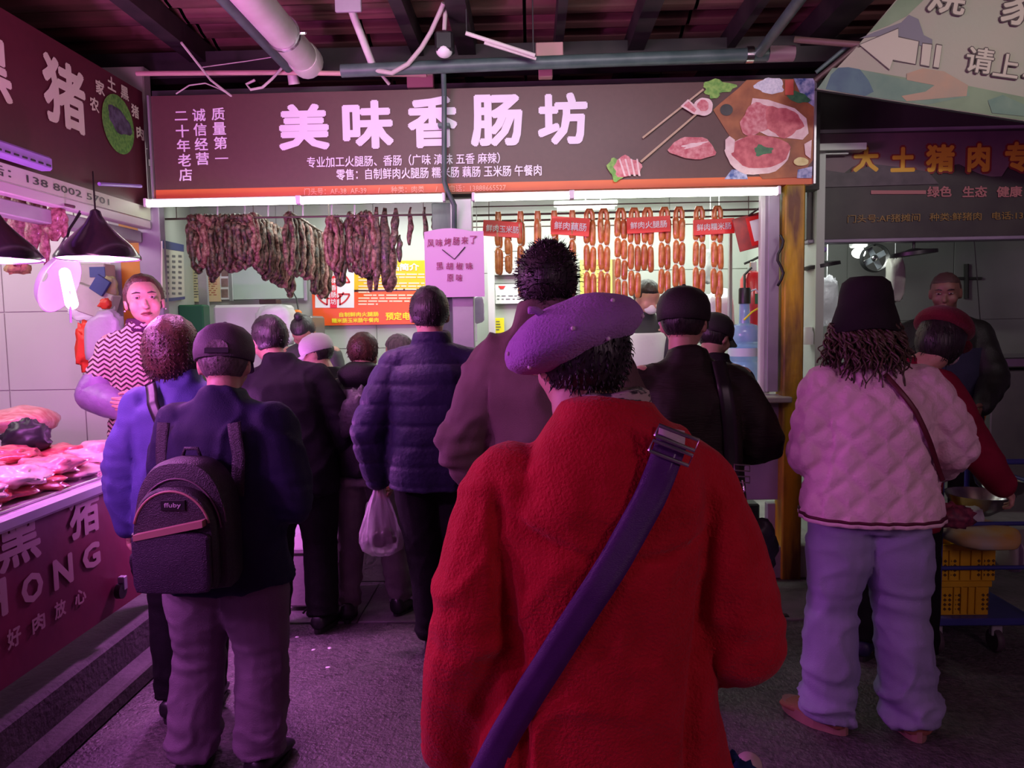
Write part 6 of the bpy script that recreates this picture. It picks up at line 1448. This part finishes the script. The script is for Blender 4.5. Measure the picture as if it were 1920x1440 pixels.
def cbag():
    mb = MB(); n = 40; rows = [(.018, .05), (.022, .02), (.034, -.02), (.056, -.07), (.075, -.13), (.092, -.20), (.100, -.25), (.09, -.29), (.05, -.315), (.005, -.32)]; vs = []
    for r_, z in rows:
        for k in range(n):
            t = 2*PI*k/n; q = 1+.10*math.sin(7*t+z*20)+.06*math.sin(13*t); vs.append((h.x+.01+r_*q*math.cos(t), h.y-.01+r_*.6*q*math.sin(t), h.z+z))
    return mb.add(vs, [(i*n+k, i*n+(k+1) % n, (i+1)*n+(k+1) % n, (i+1)*n+k) for i in range(len(rows)-1) for k in range(n)])
put('film', cbag(), mat('carrier_film', (.66, .60, .66), .35, alpha=.42, bump=.5, bscale=30), bg, smooth=True)
put('handle_loop', MB().tube([h+Vector((-.012, 0, .04)), h+Vector((-.008, -.02, .075)), h+Vector((.012, -.02, .075)), h+Vector((.016, 0, .04))], .005, 6), mat('carrier_film', (0, 0, 0)), bg, smooth=True)
for k, (dx, dz_) in enumerate(((-.045, -.25), (.0, -.262), (.045, -.245), (-.015, -.225), (.03, -.215))):
    tag(put('dark_fruit', meat(h+Vector((.01+dx, -.01, dz_-.01)), (.036, .03, .026), 200+k, None, k, .12, 14, 10), mat('dark_fruit_skin', (.035, .012, .02), .4), smooth=True), 'dark round piece of food inside the thin carrier bag', 'food', 'dark food in the carrier bag')
# ---- 9 tall man in the brown jacket
p = Person(1030, 2.62, 'tall person with messy black hair in a mauve-brown jacket behind the beret', H=1.85, build=1.0, rot=-6, head=(.0, .015, -.005), hyaw=-10, hpitch=2, hscale=1.04, armL=((-.275, -.01, 1.04), (-.22, .12, .84)), armR=((.26, .04, 1.04), (.2, .22, .9)), hands=(0, 0), seed=13)
p.jacket(cloth('mauve_brown_twill', (.115, .075, .072), (.14, .09, .085), .75, scale=4), hem=.68, t=.034, fold=.017, stand=.07, neck=1.25, sleeve=1.08, voxel=.010)
p.trousers(M_BLACKTR); p.shoes(M_SHOE, M_SOLE); p.hair(M_HAIR, 'messy', vol=1.05, tufts=3200, tl=.020)
# ---- 10 man in olive-black jacket with cap
M_OLIVE = cloth('olive_black_nylon', (.016, .013, .010), (.024, .019, .015), .6, bump=.4, bscale=90, bx=(.3, .3, 2))
p = Person(1290, 3.12, 'person in a black cap and olive-black jacket with a broad black bag strap', H=1.68, build=1.14, rot=0, head=(-.02, .02, .015), hyaw=-20, hpitch=6, hscale=1.12, armL=((-.27, .03, 1.05), (-.18, .24, 1.0)), armR=((.30, .02, 1.06), (.24, .22, .98)), hands=(0, 0), footL=(-.1, 0, .075), footR=(.0, 0, .075), seed=14)
p.jacket(M_OLIVE, hem=.74, t=.036, fold=.014, stand=.035, sleeve=1.08); p.trousers(M_BLACKTR, w=.95); p.shoes(M_SHOE, M_SOLE); p.hair(M_HAIR, 'short', vol=.95, tufts=300, tl=.012)
p.baseball(mat('black_cap', (.014, .010, .012), .65, bump=.3, bscale=250)); p.add('ear_loop', MB().tube([(-.080, .0, .012), (-.084, -.02, -.01), (-.070, .05, -.05)], .003, 6), M_WHITE, head=True)
hb = thing('shoulder_bag', p.w((.2, -.19, .72)), 'black shoulder bag with metal clips on the olive-black jacket', 'bag')
p.strap('strap', [(.105, 1.395, -1), (.11, 1.30, -1), (.13, 1.15, -1), (.15, .92, -1)], .055, M_BLACK, hb, lift=.009, n=40)
q = p.w((.16, -.19, .86)); Mc = MATS['chrome']
for k, zz in enumerate((.13, .085)): put('clip', MB().tube([q+Vector(v) for v in ((-.03, -.02, zz), (.03, -.02, zz-.006), (.03, -.02, zz+.018), (-.03, -.02, zz+.022), (-.03, -.02, zz))], .003, 6), Mc, hb)
put('hook', MB().tube([q+Vector((0, -.02, .09)), q+Vector((.01, -.025, .05)), q+Vector((-.01, -.025, .03)), q+Vector((.0, -.02, .0))], .004, 6), Mc, hb, smooth=True)
put('bag_body', bag_shape(q+Vector((.05, .03, -.20)), (.10, .06, .13), 55), M_BLACK, hb, smooth=True)
# ---- 11 person half hidden right of him
p = Person(1335, 3.95, 'person in a black bucket-like cap half hidden right of the black-capped customer', H=1.62, rot=-30, lean=6, hyaw=-20, hpitch=14, head=(-.03, .0, .0), armL=((-.2, .12, 1.05), (-.1, .28, 1.1)), armR=((.2, .1, 1.05), (.12, .28, 1.0)), hands=(0, 0), footL=(-.1, 0, .075), footR=(-.02, 0, .075), seed=15, build=.9)
p.jacket(cloth('black_coat', (.013, .012, .013)), hem=.70, t=.024); p.trousers(M_BLACKTR, w=.9); p.shoes(M_SHOE, M_SOLE); p.hair(M_HAIR, 'short', tufts=200, tl=.012); p.baseball(MATS['black_cap'])
# ---- 12, 13 the two workers in the shop
p = Person(1205, 5.30, 'shop worker with black hair in a white apron behind the orange sausages', H=1.68, base=.2, rot=175, lean=8, hyaw=35, hpitch=16, armL=((-.2, .12, 1.05), (-.1, .28, .98)), armR=((.2, .1, 1.05), (.12, .28, .98)), seed=16)
p.jacket(mat('black_shop_coat', (.018, .020, .022), .6), hem=.8, t=.022); p.trousers(M_BLACKTR); p.shoes(M_SHOE, M_SOLE); p.hair(M_HAIR, 'short', tufts=300, tl=.012)
ap = MB().loft([(0, .02, .55, .175, .145), (0, .02, 1.0, .165, .14), (0, .02, 1.30, .16, .135)], 28); ap.mapv(lambda v: Vector((v.x, max(v.y, .05), v.z)) if v.y < .05 else v)
p.add('apron', ap, mat('apron_white', (.62, .63, .60), .7, bump=.4, bscale=12))
p.add('face_mask', MB().ell((0, .060, -.058), (.052, .050, .040), 20, 12), MATS['mask_white'], head=True)
p = Person(600, 5.25, 'shop worker with a black top bun bending over behind the counter', H=1.55, base=.2, rot=180, lean=22, hyaw=-10, hpitch=30, skin=M_SKIN2, armL=((-.2, .12, 1.05), (-.1, .30, .95)), armR=((.2, .1, 1.05), (.12, .30, .95)), seed=17)
p.jacket(mat('shop_coat_dark', (.03, .028, .03), .6), hem=.8, t=.022); p.trousers(M_BLACKTR); p.shoes(M_SHOE, M_SOLE); p.hair(M_HAIR, 'short', tufts=200, tl=.01)
p.add('hair_bun', MB().ell((0, -.03, .125), (.030, .030, .030), 16, 10), M_HAIR, head=True)
# ---- 14 woman in the pink quilted jacket
def diamond(c, n):
    if abs(n.z) > .85: return 0
    u = (c.x if abs(n.y) > abs(n.x) else c.y*.9)+.012*NZ(c*6); a = (u*1.0+c.z)/.125; b = (u*1.0-c.z)/.125
    da = abs(a-round(a)); db = abs(b-round(b)); g = min(da, db)
    return .011*smooth01(0, .30, g)-.006
M_PJ = cloth('pink_quilted_cloth', (.78, .52, .60), (.84, .58, .65), .75, scale=10, bump=.35, bscale=120)
p = Person(1634, 2.88, 'person in a pale pink quilted jacket, light jeans and black bucket hat', H=1.66, build=1.06, rot=-4, head=(-.03, .0, .02), hyaw=-6, hscale=1.06, armL=((-.20, .02, 1.06), (-.17, .22, 1.02)), armR=((.30, .03, 1.09), (.34, .25, .96)), footL=(-.15, -.02, .075), footR=(.155, -.04, .075), hands=(0, 0), voxel=.010, seed=18)
p.jacket(M_PJ, hem=.82, flare=1.18, t=.046, waist=1.10, fold=.006, quilt=diamond, voxel=.0085, it=2, sleeve=1.12, stand=.02)
def hemring(z0, z1, m, nm, grow_=.0):
    bv = BVHTree.FromPolygons([v.co for v in p.jkmesh.vertices], [tuple(q_.vertices) for q_ in p.jkmesh.polygons]); n = 60; vs = []
    for zz, gr in ((z0, .0), (z0, .008), (z1, .008), (z1, .0)):
        for k in range(n):
            t = 2*PI*k/n; d_ = Vector((math.cos(t), math.sin(t), 0)); hit = bv.ray_cast(Vector((0, 0, max(zz, .845)*p.k)), d_)
            r_ = 0; c_ = hit[0] if hit[0] is not None else Vector((.2*math.cos(t), .15*math.sin(t), 0))
            # outermost surface
            vs.append((c_.x+d_.x*gr, c_.y+d_.y*gr, zz*p.k))
    p.add(nm, MB().add(vs, [(i*n+k, i*n+(k+1) % n, ((i+1) % 4)*n+(k+1) % n, ((i+1) % 4)*n+k) for i in range(4) for k in range(n)]), m, raw=True)
hemring(.832, .842, mat('dark_red_braid', (.09, .005, .025), .6), 'hem_braid'); hemring(.818, .832, M_PJ, 'hem_band')
p.trousers(cloth('pale_lilac_denim', (.30, .28, .46), (.35, .32, .52), .75, scale=5), w=1.24, hemw=1.26, bunch=.024, fold=.009, low=.0)
p.shoes(mat('tan_suede', (.34, .12, .075), .8, bump=.3, bscale=150), mat('pinkish_sole', (.36, .17, .15), .6), 1.4, .28, (38, -4), .06, .042)
hat = MB().lathe([(.132, -.048), (.120, -.010), (.104, .03), (.098, .07), (.088, .100), (.060, .118), (.002, .122), (.002, .117), (.058, .113), (.084, .096), (.094, .068), (.100, .028), (.116, -.012), (.127, -.050)], (0, -.004, .02), 40, close=True).mapv(lambda v: Vector((v.x*.88, v.y*.96, v.z*1.1+.006*math.sin(math.atan2(v.y, v.x)*3)*(v.z < 0))))
p.add('bucket_hat', hat, cloth('black_felt', (.016, .014, .014), (.022, .019, .019), .9), head=True)
M_CURL = mat('curly_brown_hair', (.050, .022, .014), .4, col2=(.11, .08, .05), scale=40, bump=.2, bscale=100)
cu = MB(); r = random.Random(12); cu.ell((0, -.012, -.035), (.105, .098, .075), 24, 16)
for k in range(300):
    t = r.uniform(PI*.92, PI*2.08); rr0 = r.uniform(.07, .105); x, y = rr0*math.cos(t), rr0*.95*math.sin(t); L = r.uniform(.09, .17)*(1 if r.random() < .8 else 1.35); ph = r.uniform(0, 6); P = []; cr = r.uniform(.005, .016); sp = r.uniform(1.15, 1.6)
    n = 22
    for j in range(n):
        u = j/(n-1); g = 1+u*(sp-1); P.append((x*g+cr*math.cos(ph+u*(10+k % 5)), y*g-.015*u+cr*math.sin(ph+u*13), -.01-L*u))
    cu.tube(P, [(.0055+.002*(k % 3))*.8*(1-.6*j/n) for j in range(n)], 5)
p.add('curly_hair', cu, M_CURL, head=True)
hb = thing('crossbody_bag', p.w((.27, -.12, .80)), 'small dark crossbody pouch on a thin dark red strap over the pink jacket', 'bag')
p.strap('strap', [(.0, 1.37, -1), (.09, 1.24, -1), (.16, 1.10, -1), (.215, .98, -1)], .018, mat('dark_red_strap', (.10, .008, .02), .5), hb, lift=.008, n=40)
q = W(1787, 972, 2.85); put('pouch', bag_shape(q, (.075, .05, .055), 56), mat('floral_dark_red', (.07, .006, .03), .6, col2=(.22, .03, .06), scale=40), hb, smooth=True)
# ---- 15 person with dark red beret
p = Person(1684, 3.42, 'person in a dark red newsboy beret and red coat reaching over the trolley', H=1.61, rot=-35, lean=8, hyaw=-20, hpitch=22, head=(.13, .03, .01), hscale=1.06, armL=((-.2, .14, 1.06), (-.1, .3, 1.02)), armR=((.27, .07, 1.10), (.40, .13, .88)), voxel=.008, curl=.9, seed=19)
p.jacket(cloth('crimson_wool', (.20, .006, .030), (.26, .010, .04), .85), hem=.66, t=.030, fold=.009, sleeve=1.15); p.trousers(M_BLACKTR); p.shoes(mat('navy_shoe', (.02, .015, .06), .5), M_SOLE); p.hair(M_HAIR, 'bob', vol=1.0, tufts=500, tl=.02)
M_RB = cloth('wine_felt', (.13, .010, .022), (.18, .018, .032), .9, bump=.5, bscale=150, sheen=.15)
bb_ = MB().ell((0, 0, 0), (1, 1, 1), 36, 18).mapv(lambda v: Vector((v.x*.118, v.y*.130-.008, (v.z*.088 if v.z > 0 else v.z*.035)+.045)))
nb = p.add('newsboy_beret', bb_, M_RB, head=True)
put('peak', MB().ell((0, .115, .028), (.070, .055, .010), 24, 8, Matrix.Rotation(-.35, 3, 'X')).mapv(p.TH), M_RB, nb, smooth=True, world=False)
put('stud', MB().ell((-.095, .03, .01), (.006, .006, .006), 8, 6).mapv(p.TH), M_PEARL, nb, smooth=True, world=False)
p.add('face_mask', MB().ell((0, .062, -.056), (.054, .050, .040), 20, 12), mat('pink_mask', (.62, .45, .52), .6), head=True)
# ---- 16 man in the right-hand shop
p = Person(1768, 4.45, 'person with a shaved head in a black jacket working in the right shop', H=1.68, base=.16, rot=165, build=1.05, hyaw=-15, hpitch=10, skin=mat('skin_dark', (.17, .075, .055), .55), armL=((-.22, .12, 1.05), (-.12, .28, .92)), armR=((.24, .10, 1.05), (.16, .28, .92)), voxel=.008, seed=20)
p.jacket(cloth('black_leather', (.012, .013, .011), None, .4), hem=.76, t=.034, fold=.009, stand=.02); p.trousers(M_BLACKTR); p.shoes(M_SHOE, M_SOLE); p.hair(mat('shaved_hair', (.05, .02, .018), .7), 'short', vol=.93, tufts=0)
vest = MB().loft([(0, .0, .72, .205, .165), (0, .0, 1.0, .200, .160), (0, .0, 1.22, .205, .165)], 28); vest.mapv(lambda v: v+Vector((0, 0, .004*math.sin(v.z*90))))
p.add('overall', vest, cloth('navy_overall', (.018, .018, .040)), )
def facebits(p, lip=(.45, .06, .08), iris=(.03, .015, .01), lid=True):
    for sx in (-1, 1):
        e_ = p.add('eye', MB().ell((sx*.030, .082, .000), (.013, .009, .0050), 14, 10), mat('eye_white', (.35, .30, .30), .3), head=True)
        put('iris', MB().ell((sx*.030, .0895, -.001), (.0055, .003, .0055), 12, 8).mapv(p.TH), mat('iris_dark', iris, .15), e_, smooth=True, world=False)
        p.add('eyelid', MB().ell((sx*.030, .082, .0055), (.016, .0105, .0050), 14, 8), p.skin, head=True)
        p.add('eyebrow', MB().tube([(sx*.014, .0935, .019), (sx*.030, .090, .0235), (sx*.048, .077, .019)], [.002, .0032, .0015], 6), M_HAIR, head=True)
    mb = MB(); 
    for dz_, r_ in ((-.068, .0042), (-.0755, .0052)): mb.tube([(-.024, .086, -.0715), (-.010, .0985, dz_), (0, .1005, dz_-.001), (.010, .0985, dz_), (.024, .086, -.0715)], [.001, r_*.8, r_, r_*.8, .001], 8)
    p.add('lips', mb, mat('lips', lip, .35), head=True)
facebits(p, (.16, .04, .035))
# ---- 17 the saleswoman of the meat stall
p = Person(272, 3.98, 'saleswoman with tied-back hair in a knitted chevron vest and lilac oversleeves', H=1.62, base=.22, rot=196, build=.96, head=(-.035, .02, .015), hyaw=12, hpitch=-2, hroll=4, hscale=1.2, armL=((-.22, .06, 1.06), (-.03, .235, 1.03)), armR=((.24, .05, 1.05), (.05, .22, .98)), voxel=.0055, curl=.6, seed=21)
def knit(c, n): return .004*math.sin((abs((c.x*16) % 2-1)*1.2+c.z*18)*2*PI)
M_KNIT = bpy.data.materials.new('chevron_knit'); M_KNIT.use_nodes = True; MATS['chevron_knit'] = M_KNIT
nt = M_KNIT.node_tree; L_ = nt.links; tc = nt.nodes.new('ShaderNodeTexCoord'); sp = nt.nodes.new('ShaderNodeSeparateXYZ'); L_.new(tc.outputs['Object'], sp.inputs[0])
def mth(op, a, b=None):
    n_ = nt.nodes.new('ShaderNodeMath'); n_.operation = op
    for i_, v_ in enumerate((a, b)):
        if v_ is None: continue
        if isinstance(v_, (int, float)): n_.inputs[i_].default_value = v_
        else: L_.new(v_, n_.inputs[i_])
    return n_.outputs[0]
tri = mth('PINGPONG', mth('ADD', mth('MULTIPLY', sp.outputs[0], 36), 50), 1); ph = mth('ADD', mth('MULTIPLY', tri, .8), mth('MULTIPLY', sp.outputs[2], 40)); sn = mth('GREATER_THAN', mth('SINE', mth('MULTIPLY', ph, 2*PI)), -.15)
mx = nt.nodes.new('ShaderNodeMix'); mx.data_type = 'RGBA'; mx.inputs[6].default_value = (.045, .008, .02, 1); mx.inputs[7].default_value = (.58, .42, .36, 1); L_.new(sn, mx.inputs[0]); L_.new(mx.outputs[2], nt.nodes['Principled BSDF'].inputs['Base Color']); nt.nodes['Principled BSDF'].inputs['Roughness'].default_value = .85
p.jacket(M_KNIT, hem=.80, t=.030, fold=.004, stand=.02, name='knit_vest', sleeve=.95, quilt=knit)
for i in (0, 1):
    a_, b_ = p.el[i], p.wr[i]; p.add('oversleeve', MB().chain([a_.lerp(p.sh[i], .18), a_, a_.lerp(b_, .5), b_], [.082, .088, .082, .058]).mapv(lambda v: v+Vector((NZ(v*24), NZ(v*24+Vector((5, 0, 0))), NZ(v*30)))*.006), mat('lilac_oversleeve', (.20, .11, .26), .45, col2=(.26, .16, .33), scale=14, bump=.4, bscale=30))
p.add('turtleneck', MB().lathe([(.060, 1.37), (.074, 1.385), (.072, 1.44), (.062, 1.452), (.056, 1.44)], (0, .0, 0), 26, close=True), cloth('dark_plum_knit', (.06, .015, .05)))
p.trousers(cloth('dark_pattern_trousers', (.035, .02, .03), (.07, .04, .055))); p.shoes(M_SHOE, M_SOLE); p.hair(M_HAIRB, 'pulled', vol=1.0, tufts=250, tl=.01)
for sx in (-1, 1): p.add('earring', MB().ell((sx*.083, .0, -.05), (.004, .004, .004), 8, 6), M_PEARL, head=True)
facebits(p, (.50, .05, .09))
